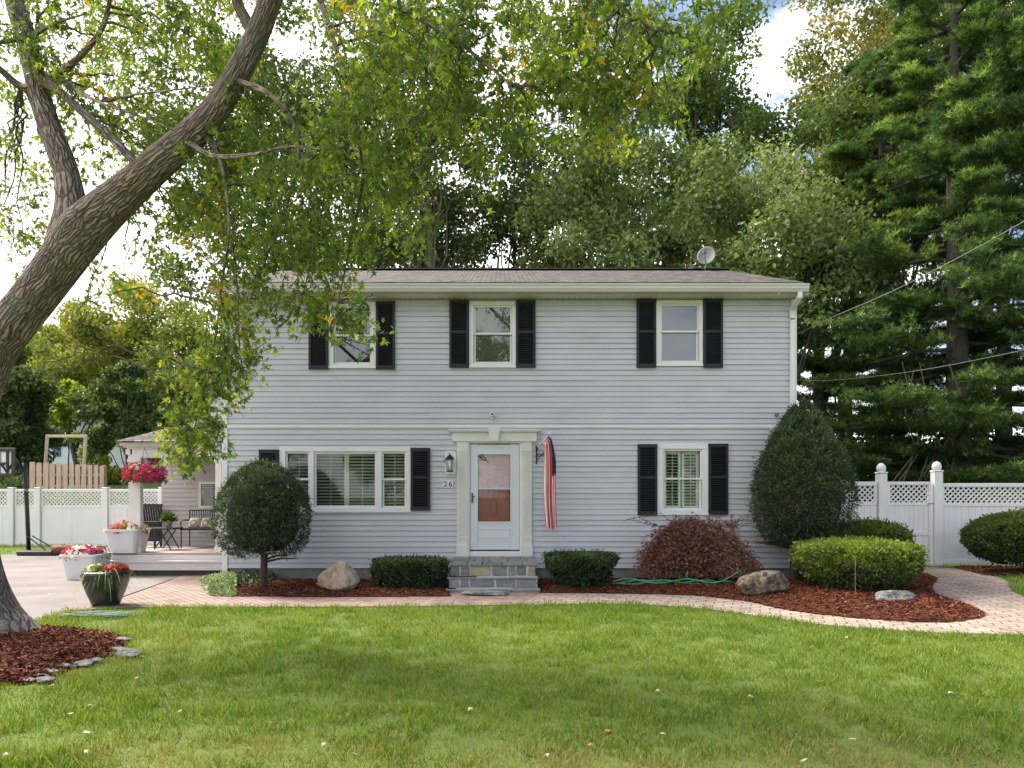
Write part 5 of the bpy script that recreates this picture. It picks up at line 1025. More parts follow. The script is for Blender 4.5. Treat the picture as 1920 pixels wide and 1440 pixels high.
# ================================================================== SHRUBS
def shrub(name, label, cat, c, rx, ry, rz, shape, n, lsize, lm, v0=.4, top_lit=.3, tmpl=OVAL, trunk=None, thick=.3, fill=True, group=None, noise_=.05, gaps_=.0, stray=.05):
    """clipped shrub: leaf shell over a solid core coloured dark for inner shade; shape(t) gives the radius factor at height t in 0..1"""
    o = thing(name, label, cat, (c[0], c[1], c[2]), group)
    ts = rng.uniform(0, 1, n*2); rad = shape(ts); keep = rng.uniform(0, rad.max(), n*2) < rad+.25; ts, rad = ts[keep][:n], rad[keep][:n]; n = len(ts)
    a = rng.uniform(0, 2*pi, n); dep = 1-thick*rng.uniform(0, 1, n)**2.2
    # cap: scatter some inwards near the top
    bump_ = 1+noise_*(np.sin(a*5+ts*9)+np.sin(a*11-ts*13+1)+.8*np.sin(a*17+ts*23))
    q = dep*rad*bump_
    pos = np.stack([c[0]+rx*q*np.cos(a), c[1]+ry*q*np.sin(a), c[2]+rz[0]+(rz[1]-rz[0])*ts*1.0], 1)
    capn = int(n*.35); ac = rng.uniform(0, 2*pi, capn); rr = np.sqrt(rng.uniform(0, 1, capn))
    tt = np.linspace(0, 1, 200); sh = shape(tt)
    imax = len(tt)-1-np.argmax(sh[::-1] > .97*sh.max()) if sh.max() > 0 else 199
    # height of the top surface for a given radius fraction
    hs = np.array([tt[max(imax, np.where(sh >= r*sh.max())[0].max())] if np.any(sh >= r*sh.max()) else 1 for r in np.linspace(0, 1, 40)])
    zc = np.interp(rr, np.linspace(0, 1, 40), hs)
    bz = 1-.02*rng.uniform(0, 1, capn)
    cap = np.stack([c[0]+rx*rr*sh.max()*np.cos(ac), c[1]+ry*rr*sh.max()*np.sin(ac), c[2]+rz[0]+(rz[1]-rz[0])*zc*bz+noise_*.3*np.sin(ac*4+rr*14)], 1)
    pos = np.concatenate([pos, cap]); n = len(pos); ctr = np.array([c[0], c[1], c[2]+(rz[0]+rz[1])/2]); d = pos-ctr; d /= np.linalg.norm(d, axis=1, keepdims=True)
    ga = np.sin(pos[:, 0]*14+2*np.sin(pos[:, 2]*9))*np.sin(pos[:, 2]*16+1.7*np.sin(pos[:, 0]*11+pos[:, 1]*8)); kk = ga > -.62+1.2*gaps_*0 if gaps_ == 0 else ga > -.95+gaps_+rng.normal(0, .12, len(ga)); pos = pos[kk]; d = d[kk]; n = len(pos)
    st_ = rng.uniform(0, 1, n) < stray; pos[st_] += d[st_]*rng.uniform(.02, .09, (st_.sum(), 1))
    lv = Leaves(*tmpl); ht = (pos[:, 2]-c[2]-rz[0])/(rz[1]-rz[0])
    al = d*.8+rv(n)*.8+np.array([0, 0, .35]); nn = d+rv(n)*.7
    clump = .09*(np.sin(pos[:, 0]*9+1.3*np.sin(pos[:, 2]*11))+np.sin(pos[:, 2]*13+pos[:, 1]*8))
    lv.add(pos, al, nn, lsize*rng.uniform(.7, 1.35, n), v0+top_lit*np.clip(ht-.5, -.5, .5)+clump+rng.normal(0, .16, n))  # upper leaves paler: sunlight on the clipped tops put into the colour
    lv.build('foliage', lm, o)
    if fill:
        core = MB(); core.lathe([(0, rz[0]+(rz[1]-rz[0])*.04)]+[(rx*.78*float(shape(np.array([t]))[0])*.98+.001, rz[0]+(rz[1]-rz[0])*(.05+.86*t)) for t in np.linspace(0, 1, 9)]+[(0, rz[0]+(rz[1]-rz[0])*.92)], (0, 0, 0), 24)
        V_ = np.array(core.V); V_[:, 1] *= ry/rx; V_ += np.array(c); npmesh('core_shade', V_, core.F, mat_core, o)
    if trunk:
        tb_ = MB()
        for p in trunk: tb_.tube(*p)
        tb_.build('trunk', M['bark_yew'], o)
    return o
mat_core = mat('shrub_core_shade', (.010, .014, .007), (.02, .022, .012), scale=12, rough=1)  # near-black core colour stands for the shade inside the foliage
sup = lambda p, lo=0.0: (lambda t: np.maximum(0, 1-np.abs(2*t-1)**p)**(1/p)+lo*0)
def yew_ball(t): return np.interp(t, [0, .06, .2, .4, .6, .8, .93, 1], [.55, .80, .97, 1.0, .93, .70, .42, .12])
def yew_cone(t): return np.interp(t, [0, .08, .2, .35, .5, .65, .8, .92, 1], [.42, .8, .95, 1, .91, .72, .50, .28, .05])
def slab(t): return np.interp(t, [0, .2, .6, .9, 1], [.80, .9, 1, 1, .9])
def flatpud(t): return np.interp(t, [0, .12, .35, .6, .8, .93, 1], [.5, .68, .88, .99, 1, .93, .45])
def pud(t): return np.interp(t, [0, .12, .35, .62, .8, .92, 1], [.62, .8, .95, 1, .95, .7, .2])
def pinc(x_, y_, k=7, rt=.05, top=1.4, spread=.5, base=0):
    res = [([(x_, y_, base-.05), (x_+.02, y_, base+top*.4), (x_-.01, y_, base+top)], [rt*1.3, rt, rt*.6], 9)]
    for i in range(k):
        a = 2*pi*i/k+.4; z = base+top*(.42+.35*i/k); res.append(([(x_, y_, z), (x_+cos(a)*spread*.5, y_+sin(a)*spread*.4, z+.06), (x_+cos(a)*spread, y_+sin(a)*spread*.8, z+.05)], [rt*.4, rt*.28, rt*.12], 6))
    return res
Yy = 12.95; cxx = PX(493, Yy)
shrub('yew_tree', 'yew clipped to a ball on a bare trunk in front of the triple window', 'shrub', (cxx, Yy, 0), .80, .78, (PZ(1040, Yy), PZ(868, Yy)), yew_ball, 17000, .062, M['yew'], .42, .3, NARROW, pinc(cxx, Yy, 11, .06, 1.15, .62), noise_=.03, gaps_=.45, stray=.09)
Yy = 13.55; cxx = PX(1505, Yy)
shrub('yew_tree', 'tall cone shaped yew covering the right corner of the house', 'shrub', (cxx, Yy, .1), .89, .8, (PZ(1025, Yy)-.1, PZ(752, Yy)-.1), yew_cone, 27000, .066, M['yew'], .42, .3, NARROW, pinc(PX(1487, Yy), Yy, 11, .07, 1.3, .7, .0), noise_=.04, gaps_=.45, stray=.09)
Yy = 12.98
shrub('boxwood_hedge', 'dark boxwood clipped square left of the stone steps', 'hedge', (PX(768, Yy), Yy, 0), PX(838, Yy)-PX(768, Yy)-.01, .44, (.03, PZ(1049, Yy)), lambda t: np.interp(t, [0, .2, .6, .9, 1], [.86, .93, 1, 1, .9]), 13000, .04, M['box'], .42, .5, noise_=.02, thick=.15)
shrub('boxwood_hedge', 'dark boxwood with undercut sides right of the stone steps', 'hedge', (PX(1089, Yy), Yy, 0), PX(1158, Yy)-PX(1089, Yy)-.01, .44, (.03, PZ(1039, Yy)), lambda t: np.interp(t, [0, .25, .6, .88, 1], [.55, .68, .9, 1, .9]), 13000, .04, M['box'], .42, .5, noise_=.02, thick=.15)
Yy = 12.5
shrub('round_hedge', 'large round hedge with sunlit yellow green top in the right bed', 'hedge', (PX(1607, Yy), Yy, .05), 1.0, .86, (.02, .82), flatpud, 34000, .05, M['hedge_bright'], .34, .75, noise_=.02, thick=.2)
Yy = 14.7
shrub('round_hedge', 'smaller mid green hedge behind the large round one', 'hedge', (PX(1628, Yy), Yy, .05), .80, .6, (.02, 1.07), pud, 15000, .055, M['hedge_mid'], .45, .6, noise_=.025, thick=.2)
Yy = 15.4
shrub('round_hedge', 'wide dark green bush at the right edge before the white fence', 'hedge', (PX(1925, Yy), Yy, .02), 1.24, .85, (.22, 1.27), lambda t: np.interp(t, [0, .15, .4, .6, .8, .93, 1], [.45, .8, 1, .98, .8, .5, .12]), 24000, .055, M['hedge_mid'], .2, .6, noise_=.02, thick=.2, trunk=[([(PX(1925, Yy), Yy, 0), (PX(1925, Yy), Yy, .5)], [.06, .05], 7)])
# weeping red maple
Yy = 13.42; cxx = PX(1305, Yy); jm = thing('red_maple_shrub', 'weeping red laceleaf maple below the right ground floor window', 'shrub', (cxx, Yy, .08))
lv = Leaves(([(0, 0, 0), (.09, .3, .02), (.36, .5, -.06), (.1, .5, 0), (0, 1, -.12), (-.1, .5, 0), (-.36, .5, -.06), (-.09, .3, .02)]), [(0, 1, 2, 3), (0, 3, 4, 5), (0, 5, 6, 7)])
tb_ = MB(); tb_.tube([(PX(1295, Yy), Yy, 0), (PX(1297, Yy), Yy, .3), (PX(1310, Yy), Yy, .62)], [.045, .04, .03], 8); tb_.tube([(PX(1318, Yy), Yy, 0), (PX(1312, Yy), Yy, .4)], [.02, .02], 6)
ncas = 330
for k in range(ncas):
    a = rng.uniform(0, 2*pi); R = rng.uniform(.4, 1.16)*(1+.05*math.sin(a*3)); zt_ = rng.uniform(.72, 1.02)*(1-.24*(R/1.08)**2)+(.10 if cos(a) < 0 else 0); st_ = np.array([PX(1308, Yy), Yy, .6]); mid = st_+np.array([cos(a)*R*.55, sin(a)*R*.28, zt_-.45]); en_ = np.array([PX(1308, Yy)+cos(a)*R, Yy+sin(a)*R*.40, max(.25, zt_-rng.uniform(.25, .9))])
    pth = smoothline([st_, mid, en_], 9); 
    if k % 4 == 0: tb_.tube(pth, np.linspace(.012, .004, 9), 4)
    m_ = 105; tt = rng.uniform(.05, 1, m_)**.6*8; i = tt.astype(int).clip(0, 7); f_ = (tt-i)[:, None]; pos = pth[i]*(1-f_)+pth[i+1]*f_+rng.normal(0, .06, (m_, 3)); al = np.array([cos(a), sin(a)*.5, -.15])*.8+rng.normal(0, .5, (m_, 3))*np.array([1, 1, .5]); lv.add(pos, al, rv(m_)+np.array([0, 0, .6]), rng.uniform(.05, .095, m_), rng.normal(.5, .12)+rng.normal(0, .16, m_)+(.2 if cos(a) > .3 and sin(a) < 0 else 0))
for k in range(22):   # stray whips above the dome
    a0 = np.array([PX(rng.uniform(1230, 1400), Yy), Yy+rng.uniform(-.3, .3), 1.08]); e0 = a0+np.array([rng.uniform(-.5, .5), 0, rng.uniform(.05, .22)]); m_ = 22; u = rng.uniform(0, 1, m_)[:, None]; lv.add(a0+(e0-a0)*u+rng.normal(0, .02, (m_, 3)), rng.normal(0, 1, (m_, 3)), rv(m_), .06, rng.normal(.4, .1, m_)); tb_.tube([a0-[0, 0, .2], a0, e0], .004, 4)
e0 = np.array([PX(1172, Yy), Yy, PZ(975, Yy)]); a0 = np.array([PX(1240, Yy), Yy, PZ(962, Yy)]); m_ = 30; u = rng.uniform(0, 1, m_)[:, None]; lv.add(a0+(e0-a0)*u+rng.normal(0, .018, (m_, 3)), rng.normal(0, 1, (m_, 3)), rv(m_), .05, rng.normal(.35, .1, m_)); tb_.tube([(PX(1290, Yy), Yy, .8), a0, e0], .005, 4)
lv.build('foliage', M['redmaple'], jm); tb_.build('trunk', M['bark_yew'], jm)
# ground cover at the left corner
def cover(name, label, pts, n, size, lm, v0, hgt=.2):
    poly = [G(*p) for p in pts]; A = np.array(poly); lo, hi = A.min(0), A.max(0); x = rng.uniform(lo[0], hi[0], n*3); y = rng.uniform(lo[1], hi[1], n*3); ok = inpoly(x, y, poly); x, y = x[ok][:n], y[ok][:n]; n = len(x)
    c = A.mean(0); ext = (hi-lo)/2; q = np.clip(1-(((x-c[0])/ext[0])**2+((y-c[1])/ext[1])**2)*.7, .15, 1); z = .02+hgt*q*rng.uniform(.3, 1, n)
    lv = Leaves(*OVAL); lv.add(np.stack([x, y, z], 1), rv(n)+np.array([0, 0, .2]), rv(n)*.6+np.array([0, -.2, 1]), size*rng.uniform(.7, 1.3, n), v0+rng.normal(0, .2, n)); o = lv.build(name, lm, loc=(c[0], c[1], 0)); tag(o, label, 'plant'); return o
o_ = cover('variegated_plant', 'low pale variegated ground cover at the left house corner', [(375, 1105), (392, 1119), (438, 1121), (444, 1100), (430, 1086), (400, 1090)], 2600, .055, M['varieg'], .5, .22)
o_ = cover('ivy_patch', 'dark glossy ivy patch between the left corner and the ball yew', [(418, 1092), (440, 1103), (500, 1103), (520, 1090), (500, 1076), (428, 1076)], 3200, .05, M['ivy'], .4, .2)

# ---- rocks, hose, rod
def peak(V):
    V = V.copy(); t = np.clip((V[:, 2]+.4)/1.3, 0, 1); V[:, 0] = V[:, 0]*(1-.58*t)+.22*t; V[:, 1] *= (1-.3*t); return V
rock('rock', 'pointed tan boulder standing in the left mulch bed', 'rock', (PX(628, 12.65), 12.65, .03), (.92, .55, .58), M['rock_tan'], 5, up=peak, rough=.12)
rock('rock', 'wide mottled brown boulder at the edge of the right bed', 'rock', (PX(1439, 11.85), 11.85, .04), (1.0, .58, .48), M['rock_brown'], 21, rough=.14, up=lambda V: V*np.array([1, 1, 1])+np.array([.0, 0, 0])*0)
rock('rock', 'small pale grey rock before the round hedge', 'rock', (PX(1678, 10.95), 10.95, .03), (.6, .38, .30), M['rock_grey'], 33, rough=.22)
STL = ['border stone at the right tip of the maple mulch ring', 'small border stone just below the right tip of the mulch ring', 'largest grey slab stone on the right side of the maple mulch ring', 'small round border stone next below the largest slab', 'flat border stone midway along the lower right mulch edge', 'border stone left of the flat midway one on the mulch ring', 'border stone third from the left along the lower mulch edge', 'upper one of the clustered stones at the lower mulch edge', 'lower one of the clustered stones, touching the lawn', 'leftmost border stone of the maple mulch ring', 'border stone at the back of the mulch ring nearest the trunk', 'back border stone between the trunk and the right tip']
for k, (a, b, s_) in enumerate([(230, 1205, .17), (222, 1224, .16), (238, 1233, .24), (182, 1243, .12), (158, 1250, .18), (124, 1256, .16), (92, 1266, .15), (76, 1274, .14), (84, 1282, .15), (55, 1281, .12), (134, 1183, .12), (190, 1190, .12)]):
    x_, y_ = G(a, b); rock('border_stone', STL[k], 'stone', (x_, y_, .01), (s_*1.3, s_*.9, s_*.42), M['rock_grey'], 50+k, sub=3, group='stones around the maple mulch ring')
hs = MB()
for sd_, pts in enumerate([[(1150, 1082), (1180, 1077), (1230, 1084), (1290, 1078), (1340, 1083), (1388, 1062)], [(1148, 1086), (1190, 1090), (1240, 1080), (1300, 1087), (1360, 1082), (1380, 1088)], [(1155, 1089), (1200, 1080), (1260, 1088), (1320, 1080), (1350, 1085)], [(1288, 1063), (1286, 1075), (1300, 1083)]]):
    yy0 = 12.88; p = smoothline([(PX(a, yy0)+.01*sd_, yy0-.04+.05*sd_+.07*math.sin(a*.05+sd_), max(.115, PZ(b+8, yy0))) for a, b in pts], 40); hs.tube(p, .013, 7)
tag(hs.build('garden_hose', M['hose'], loc=(PX(1270, 13), 13, .1), smooth=True), 'green garden hose lying in loose loops under the red maple', 'hose')
tag(MB().tube([(PX(1604, 11.55), 11.55, .02), (PX(1603.5, 11.55), 11.55, PZ(1045, 11.55))], .004, 6).build('metal_rod', M['wire'], loc=(PX(1604, 11.55), 11.55, .02)), 'thin upright metal rod before the round hedge', 'rod')

# ================================================================== POTS AND PORCH FURNITURE
def flowers(parent, c, rx, ry, h, n, size, mats, leafm, nleaf, drop=.0, seed=0):
    r = np.random.default_rng(seed)
    lv = Leaves(*OVAL); d = r.normal(size=(nleaf, 3)); d /= np.linalg.norm(d, axis=1, keepdims=True); d[:, 2] = np.abs(d[:, 2])-drop; p = np.array(c)+d*np.array([rx, ry, h])*r.uniform(.35, 1.0, nleaf)[:, None]
    lv.add(p, d+r.normal(0, .6, (nleaf, 3)), d+np.array([0, 0, .6])+r.normal(0, .5, (nleaf, 3)), .06*r.uniform(.7, 1.4, nleaf), r.normal(.5, .2, nleaf)); lv.build('leaves', leafm, parent)
    PET = ([(0, 0, 0), (.5, .1, .12), (.45, .5, .1), (.0, .35, 0), (.1, .62, .1), (-.35, .55, .1), (-.1, .1, 0), (-.55, .2, .12), (-.4, -.3, .1), (0, -.1, 0), (-.1, -.55, .1), (.35, -.45, .12)], [(0, 1, 2, 3), (3, 4, 5, 6), (6, 7, 8, 9), (9, 10, 11, 0), (0, 3, 6, 9)])
    per = np.array_split(np.arange(n), len(mats))
    for k, (mm, test) in enumerate(mats):
        lv = Leaves(*PET); m_ = n; d = r.normal(size=(m_, 3)); d /= np.linalg.norm(d, axis=1, keepdims=True); d[:, 2] = np.abs(d[:, 2])-drop*r.uniform(0, 1.4, m_); d /= np.linalg.norm(d, axis=1, keepdims=True); d = d[test(d, r)]; m_ = len(d)
        if m_ == 0: continue
        p = np.array(c)+d*np.array([rx, ry, h])*r.uniform(.9, 1.1, m_)[:, None]; al = np.cross(d, r.normal(size=(m_, 3))); lv.add(p, al, d+r.normal(0, .25, (m_, 3)), size*r.uniform(.8, 1.25, m_), r.normal(.5, .25, m_)); lv.build('flowers', mm, parent)
def planter(label, x, y, z, w0, w1, h, grp):
    o = thing('planter', label, 'planter', (x, y, z), grp); m_ = MB(); m_.lathe([(0, .005), (w0, 0), (w0+.003, .02), (w1-.012, h-.05), (w1+.012, h-.045), (w1+.012, h), (w1-.03, h), (w1-.05, h-.06), (0, h-.06)], (x, y, z), 48, sq=9); m_.build('pot', M['plastic_white'], o); MB().lathe([(w1-.05, h-.055), (0, h-.05)], (x, y, z), 24).build('soil', M['mulch'], o); return o
yp = 15.35; p1 = planter('white tapered planter with coral and white flowers on the porch edge', PX(235, yp), yp+.1, ZP, .27, .35, .49, 'white flower planters by the porch')
flowers(p1, (PX(237, yp), yp+.1, ZP+.45), .36, .33, .2, 420, .055, [(M['petal_red'], lambda d, r: (d[:, 0] < .0) & (r.uniform(size=len(d)) < .9)), (M['petal_white'], lambda d, r: (d[:, 0] > .25) & (r.uniform(size=len(d)) < .5)), (M['petal_red'], lambda d, r: (d[:, 0] > -.1) & (r.uniform(size=len(d)) < .22))], M['spike'], 900, .25, 5)
yp = 14.75; p2 = planter('white tapered planter with red and white flowers on the driveway', PX(163, yp), yp, 0, .28, .36, .49, 'white flower planters by the porch')
flowers(p2, (PX(161, yp), yp, .45), .44, .36, .2, 480, .058, [(M['petal_white'], lambda d, r: (d[:, 1] < .2) & (np.abs(d[:, 0]) < .5) & (r.uniform(size=len(d)) < .8)), (M['petal_pink'], lambda d, r: (d[:, 0] > -.3) & (d[:, 2] > .35) & (r.uniform(size=len(d)) < .6)), (M['petal_red'], lambda d, r: (d[:, 0] < -.35) & (r.uniform(size=len(d)) < .9))], M['hedge_mid'], 900, .3, 6)
# dark glazed pot
yd = 11.15; xd_ = PX(199, yd); dp = thing('planter', 'dark green glazed pot with spiky grass and red flowers on the walkway', 'planter', (xd_, yd, .012))
MB().lathe([(0, 0), (.165, 0), (.18, .03), (.235, .18), (.285, .34), (.31, .46), (.312, .505), (.29, .52), (.27, .5), (0, .46)], (xd_, yd, .012), 40, sq=3.2).build('pot', M['glaze_dark'], dp, smooth=True)
flowers(dp, (xd_+.1, yd, .53), .2, .2, .1, 200, .06, [(M['petal_red'], lambda d, r: (d[:, 0] > -.3))], M['hedge_mid'], 350, .15, 7)
flowers(dp, (xd_-.14, yd, .52), .16, .18, .1, 90, .045, [(M['petal_white'], lambda d, r: (d[:, 0] < .3) & (r.uniform(size=len(d)) < .6))], M['spike'], 200, .15, 8)
sp = MB(); V_, F_, a_ = [], [], []
for k in range(75):
    a = rng.uniform(0, 2*pi); L_ = rng.uniform(.25, .62); base = np.array([xd_+.05*cos(a), yd+.05*sin(a), .5]); up = rng.uniform(.25, .9); wv = np.array([-sin(a), cos(a), 0])*rng.uniform(.006, .012); n0 = len(V_)
    for j in range(7):
        t = j/6; p = base+np.array([cos(a), sin(a), 0])*L_*t*(1-.15*t)+np.array([0, 0, 1])*(L_*up*t-L_*1.05*t*t); V_ += [p-wv*(1-t*.85), p+wv*(1-t*.85)]; a_ += [rng.uniform(.2, .9)]*2
    F_ += [(n0+2*j, n0+2*j+1, n0+2*j+3, n0+2*j+2) for j in range(6)]
npmesh('spike_leaves', V_, F_, M['spike'], dp, v=np.array(a_))
# green-grey mat of netting in the grass beside the pot
x_, y_ = G(180, 1157); o_ = MB()
for k in range(60): xx = x_+rng.uniform(-.42, .42); yy_ = y_+rng.uniform(-.22, .18); aa = rng.normal(0, .3); o_.obox((xx, yy_, .05+rng.uniform(0, .012)), (.14*cos(aa), .14*sin(aa), 0), (-.006*sin(aa), .006*cos(aa), 0), (0, 0, .003))
tag(o_.build('garden_netting', mat('pale_green_net', (.20, .28, .22), rough=.8), loc=(x_, y_, .04)), 'pale green netting lying flat on dry grass before the dark pot', 'netting')
# hanging basket
yb_ = 15.05; hb_ = thing('hanging_basket', 'round hanging basket overflowing with red and magenta flowers at the porch corner', 'flower basket', (PX(271, yb_), yb_, PZ(915, yb_)))
cb0 = (PX(271, yb_), yb_, PZ(888, yb_)); MB().lathe([(0, -.2), (.08, -.19), (.16, -.1), (.19, .0), (.17, .0), (0, -.02)], cb0, 20).build('basket', M['twig'], hb_)
hk = MB()
for k in range(3): t = 2*pi*k/3+.5; hk.tube([(cb0[0]+.18*cos(t), cb0[1]+.18*sin(t), cb0[2]), (cb0[0], cb0[1]+.0, zp(842)+.02)], .004, 4)
hk.build('chains', M['black'], hb_)
def fb(seed_, test): return test
flowers(hb_, cb0, .40, .36, .25, 620, .058, [(M['petal_red'], lambda d, r: (d[:, 0]*.7+d[:, 2]*-.0+r.normal(0, .3, len(d)) < .15)), (M['petal_pink'], lambda d, r: (d[:, 0]*.7+r.normal(0, .3, len(d)) > .2))], M['ivy'], 900, .75, 9)
# porch furniture
bn = thing('bench', 'black metal bench with slatted back on the porch', 'bench', (PX(388, 16.8), 16.85, ZP)); ybn = 16.8
def bz(py): return PZ(py, ybn)
bx0, bx1 = PX(347, ybn), PX(414, ybn)+.1
MB().box(bx0, bx1, ybn-.28, ybn+.2, bz(993), bz(990)).build('seat', M['black'], bn)
bb = MB(); bb.tube([(bx0+.02, ybn+.2, bz(957)), (bx1, ybn+.2, bz(957))], .014, 6)
for k in range(18): xx = bx0+.03+k*(bx1-bx0-.04)/17; bb.box(xx-.007, xx+.007, ybn+.195, ybn+.205, bz(990), bz(957))
bb.build('backrest', M['black'], bn)
for xx in (bx0+.02, bx1-.05):
    MB().tube([(xx, ybn-.25, ZP), (xx, ybn-.25, bz(992))], .013, 6).build('leg', M['black'], bn); MB().tube([(xx, ybn+.2, ZP), (xx, ybn+.2, bz(957))], .013, 6).build('leg', M['black'], bn)
    MB().tube([(xx, ybn-.25, bz(992)), (xx, ybn-.27, bz(977)), (xx, ybn-.1, bz(975)), (xx, ybn+.2, bz(976))], .013, 6).build('armrest', M['black'], bn)
for k, a in enumerate((346, 369, 391)):
    x0 = PX(a+3, ybn-.1); x1 = PX(a+23, ybn-.1); cx_, cz_ = (x0+x1)/2, (bz(971)+bz(989))/2; hw_, hh_ = (x1-x0)/2, (bz(971)-bz(989))/2; V_ = []; nn_ = 12
    for s_ in (-1, 1):
        for j in range(nn_+1):
            for i in range(nn_+1): u, v = i/nn_*2-1, j/nn_*2-1; e__ = (1-u**4)*(1-v**4); V_.append((cx_+hw_*u*(1-.06*v*v), ybn+.06+s_*.07*e__**.6+.05*v, cz_+hh_*v*(1-.06*u*u)))
    F_ = [(s_*(nn_+1)**2+j*(nn_+1)+i, s_*(nn_+1)**2+j*(nn_+1)+i+1, s_*(nn_+1)**2+(j+1)*(nn_+1)+i+1, s_*(nn_+1)**2+(j+1)*(nn_+1)+i) for s_ in (0, 1) for j in range(nn_) for i in range(nn_)]
    cols = [((.26, .2, .14) if (abs(math.hypot(((q % nn_)+.5)/nn_*2-1, (((q//nn_) % nn_)+.5)/nn_*2-1)-.55) < .14) else (.56, .50, .42)) for q in range(len(F_))]
    o_ = npmesh('cushion', V_, F_, M['flag'], loc=(cx_, ybn, bz(989)), smooth=True, col=np.array(cols)); tag(o_, 'beige ring patterned cushion, %s on the porch bench' % ('leftmost of three', 'middle of three', 'rightmost of three')[k], 'cushion', 'cushions on the porch bench')
ft = thing('folding_table', 'small dark folding table beside the porch bench', 'table', (PX(308, 16.2), 16.2, ZP)); yt = 16.2
MB().bbox(PX(286, yt), PX(334, yt), yt-.25, yt+.25, PZ(992, yt), PZ(989, yt), .005).build('tabletop', M['black'], ft)
for s_ in (-.2, .2):
    for a, b in ((300, 328), (318, 297)): MB().tube([(PX(a+6, yt), yt+s_, PZ(991, yt)), (PX(b, yt), yt+s_, ZP+.01)], .014, 6).build('leg', M['black'], ft)
tpz = PZ(989, yt); tp_ = thing('potted_plant', 'small leafy green plant in a stone pot on the porch table', 'potted plant', (PX(316, yt), yt, tpz))
MB().lathe([(0, 0), (.06, 0), (.085, .12), (.09, .13), (.075, .13), (0, .12)], (PX(316, yt), yt, tpz), 18).build('pot', M['terracotta'], tp_, smooth=True)
lv = Leaves(*OVAL); m_ = 420; d = rv(m_); d[:, 2] = np.abs(d[:, 2]); lv.add(np.array([PX(316, yt), yt, tpz+.13])+d*np.array([.17, .15, .2])*rng.uniform(.2, 1, m_)[:, None], d, rv(m_)+[0, 0, 1], .06, rng.normal(.5, .2, m_)); lv.build('foliage', M['hedge_mid'], tp_)
ch = thing('folded_chair', 'dark slatted wooden lounge chair standing at the left of the porch', 'chair', (PX(281, 17.0), 17.0, ZP)); yc = 17.0; cm_ = MB()
for k in range(9): xx = PX(262+k*4.6, yc); cm_.obox((xx, yc+.1, (PZ(948, yc)+PZ(978, yc))/2), (.022, 0, 0), (0, .01, 0), (0, -.05, (PZ(948, yc)-PZ(978, yc))/2))
cm_.box(PX(259, yc), PX(303, yc), yc+.03, yc+.06, PZ(950, yc), PZ(945, yc)); cm_.build('backrest', M['black'], ch)
s_ = MB(); 
for k in range(9): s_.box(PX(262+k*4.6, yc)-.024, PX(262+k*4.6, yc)+.024, yc-.0, yc+.03, ZP+.12, PZ(978, yc))
s_.box(PX(259, yc), PX(303, yc), yc-.3, yc+.0, PZ(990, yc), PZ(987, yc)); s_.build('seat', M['black'], ch)
for a in (261, 301): MB().box(PX(a, yc)-.02, PX(a, yc)+.02, yc+.0, yc+.04, ZP, PZ(945, yc)).build('leg', M['black'], ch); MB().box(PX(a, yc)-.02, PX(a, yc)+.02, yc-.3, yc-.26, ZP, PZ(987, yc)).build('leg', M['black'], ch)

# ---- basketball hoop
yh = 20.2; hp = thing('basketball_hoop', 'portable black basketball hoop turned away on the driveway', 'basketball hoop', (PX(80, yh), yh, 0))
hx_ = lambda p: PX(p, yh); hz_ = lambda p: PZ(p, yh)
MB().bbox(hx_(45), hx_(112), yh-.35, yh+.3, .005, .14, .03).build('base', M['black'], hp)
MB().tube([(hx_(54), yh, .1), (hx_(51), yh, hz_(960)), (hx_(47), yh, hz_(885)), (hx_(46), yh, hz_(868))], .055, 10).build('pole', M['black'], hp, smooth=True)
MB().tube([(hx_(56), yh-.1, hz_(1005)), (hx_(92), yh-.15, .14)], .016, 6).build('brace', M['black'], hp); MB().tube([(hx_(56), yh+.1, hz_(1005)), (hx_(98), yh+.15, .14)], .016, 6).build('brace', M['black'], hp)
bdx0, bdx1, bdz0, bdz1 = hx_(-2), hx_(42), hz_(893), hz_(843)
b_ = MB(); ring(b_, bdx0, bdx1, bdz0, bdz1, .07, yh-.36, yh-.3); 
for a in (13, 29): b_.box(hx_(a)-.03, hx_(a)+.03, yh-.35, yh-.31, bdz0, bdz1)
b_.box(hx_(13), hx_(29), yh-.355, yh-.305, hz_(870)-.03, hz_(870)+.03); b_.tube([(hx_(18), yh-.33, hz_(871)), (hx_(27), yh-.33, hz_(886)), (hx_(40), yh-.33, hz_(868))], .035, 4)
b_.build('backboard_frame', M['black'], hp)
MB().box(bdx0+.07, bdx1-.07, yh-.31, yh-.30, bdz0+.07, bdz1-.07).build('backboard', M['white'], hp); MB().box(bdx0-.0, bdx1, yh-.37, yh-.29, bdz1, bdz1+.035).build('board_top_trim', M['dish'], hp)
a_ = MB()
for k in range(5): a_.tube([(hx_(30+k*2), yh-.3, hz_(888-k*9)), (hx_(46), yh, hz_(872+k*4))], .018, 5)
a_.build('lift_arms', M['black'], hp)
MB().tube([(hx_(48), yh-.06, hz_(918)), (hx_(56), yh-.12, hz_(920)), (hx_(60), yh-.12, hz_(925))], .02, 6).build('handle', M['dish'], hp)
for k, (a, b, w_) in enumerate(((106, 1022, .30), (120, 1018, .26))):
    rock('sandbag', ('larger', 'smaller')[k]+' red brown sack lying on the hoop base', 'sack', (PX(a, 19.9), 19.95+.15*k, .14), (w_*1.25, .3, w_*.7), M['red_sack'], 70+k, rough=.06, sub=3, group='sacks on the basketball hoop base')
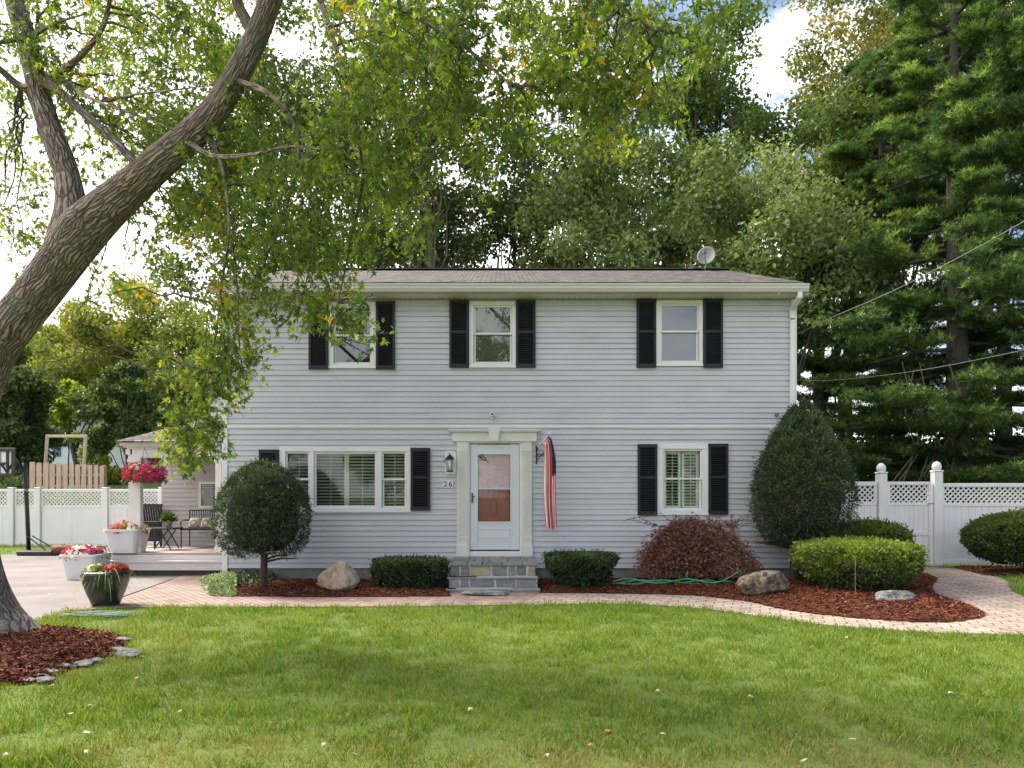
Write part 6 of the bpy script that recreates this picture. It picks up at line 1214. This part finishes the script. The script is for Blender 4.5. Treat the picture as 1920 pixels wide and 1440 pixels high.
# ---- overhead wires
def wire(label, pts, r=.004): o = MB().tube(smoothline([P(*p) for p in pts], 40), r, 5).build('overhead_wire', M['wire'], loc=P(*pts[0])); tag(o, label, 'wire', 'overhead service wires')
wire('upper service wire sagging from the house corner to the upper right', [(1491, 628, 14.4), (1560, 595, 14.0), (1700, 533, 13.0), (1925, 412, 11.5), (2200, 240, 10)], .0045)
wire('lower service wire running from the house to the right edge', [(1491, 712, 14.4), (1560, 713, 14.2), (1720, 695, 13.5), (1925, 655, 12.5), (2200, 590, 11.5)])
# ---- fallen leaves
base_leaf = None
FL = [(508, 1357, 'red'), (1138, 1373, 'red'), (1030, 1402, 'red'), (1104, 1399, 'red'), (272, 1232, 'tan'), (257, 1273, 'tan'), (458, 1405, 'tan'), (884, 1328, 'tan'), (1026, 1415, 'pale'), (668, 1416, 'pale'), (134, 1340, 'pale'), (170, 1322, 'pale'), (162, 1376, 'pale'), (158, 1411, 'pale'), (382, 1236, 'pale'), (340, 1334, 'pale'), (605, 1395, 'pale'), (1406, 1307, 'tan'), (1586, 1195, 'tan'), (1598, 1388, 'tan'), (1497, 1378, 'pale'), (1510, 1427, 'pale'), (1784, 1299, 'pale'), (1232, 1294, 'tan'), (616, 1218, 'pale'), (1128, 1173, 'pale'), (1240, 1377, 'pale'), (100, 1285, 'tan'), (8, 1415, 'pale'), (95, 1112, 'pale'), (140, 1125, 'pale'), (46, 1096, 'pale')]
meshes = {}
FLL = ['red fallen leaf alone on the left half of the lawn', 'red fallen leaf farthest right on the lawn', 'red fallen leaf at the front edge touching a pale one', 'smaller red fallen leaf between two others near the front edge',
 'orange tan fallen leaf right of the largest border stone', 'tan fallen leaf below the right end of the mulch ring', 'tan fallen leaf near the front edge left of centre', 'tan fallen leaf on the lawn in line with the door, halfway down', 'pale fallen leaf touching the red leaf at the front edge',
 'white looking fallen leaf at the front edge left of centre', 'pale fallen leaf, left one of two below the mulch ring', 'pale fallen leaf, right one of two below the mulch ring', 'pale fallen leaf under the pair below the mulch ring', 'curled white fallen leaf near the lower left corner', 'pale fallen leaf on grass left of centre, level with the mulch ring', 'pale fallen leaf lying in the left middle of the lawn', 'pale fallen leaf near the front edge under the ball yew',
 'tan fallen leaf in the right middle of the lawn', 'tan fallen leaf just below the curving path on the right', 'large pinkish tan fallen leaf at the lower right of the lawn', 'small pale fallen leaf left of the large pinkish one', 'pale fallen leaf at the very front edge on the right', 'pale fallen leaf farthest right on the lawn', 'small tan fallen leaf right of centre in the upper lawn', 'pale fallen leaf on the upper lawn below the pointed boulder', 'pale fallen leaf close to the path right of the steps', 'small pale fallen leaf right of the red leaves',
 'tan fallen leaf beside the clustered border stones', 'pale fallen leaf in the extreme lower left corner', 'pale fallen leaf on the driveway, middle one of three', 'pale fallen leaf on the driveway nearest the dark pot', 'pale fallen leaf on the driveway nearest the maple trunk']
for k, (a, b, c) in enumerate(FL):
    x_, y_ = G(a, b, .04)
    if c not in meshes:
        tv = np.array(MAPLE[0])*np.array([1.5, 1, 1]); o = npmesh('fallen_leaf', tv, [tuple(f) for f in MAPLE[1]], M['dryleaf_'+c]); meshes[c] = o
    else: o = meshes[c].copy(); C.objects.link(o)
    s_ = .036+.022*((k*7) % 5)/5; o.location = (x_, y_, .048 if b > 1180 else .03); o.scale = (s_, s_*.9, s_); o.rotation_euler = (rng.uniform(-.4, .4), rng.uniform(-.4, .4), rng.uniform(0, 6)); tag(o, FLL[k], 'leaf', c+' fallen leaves')
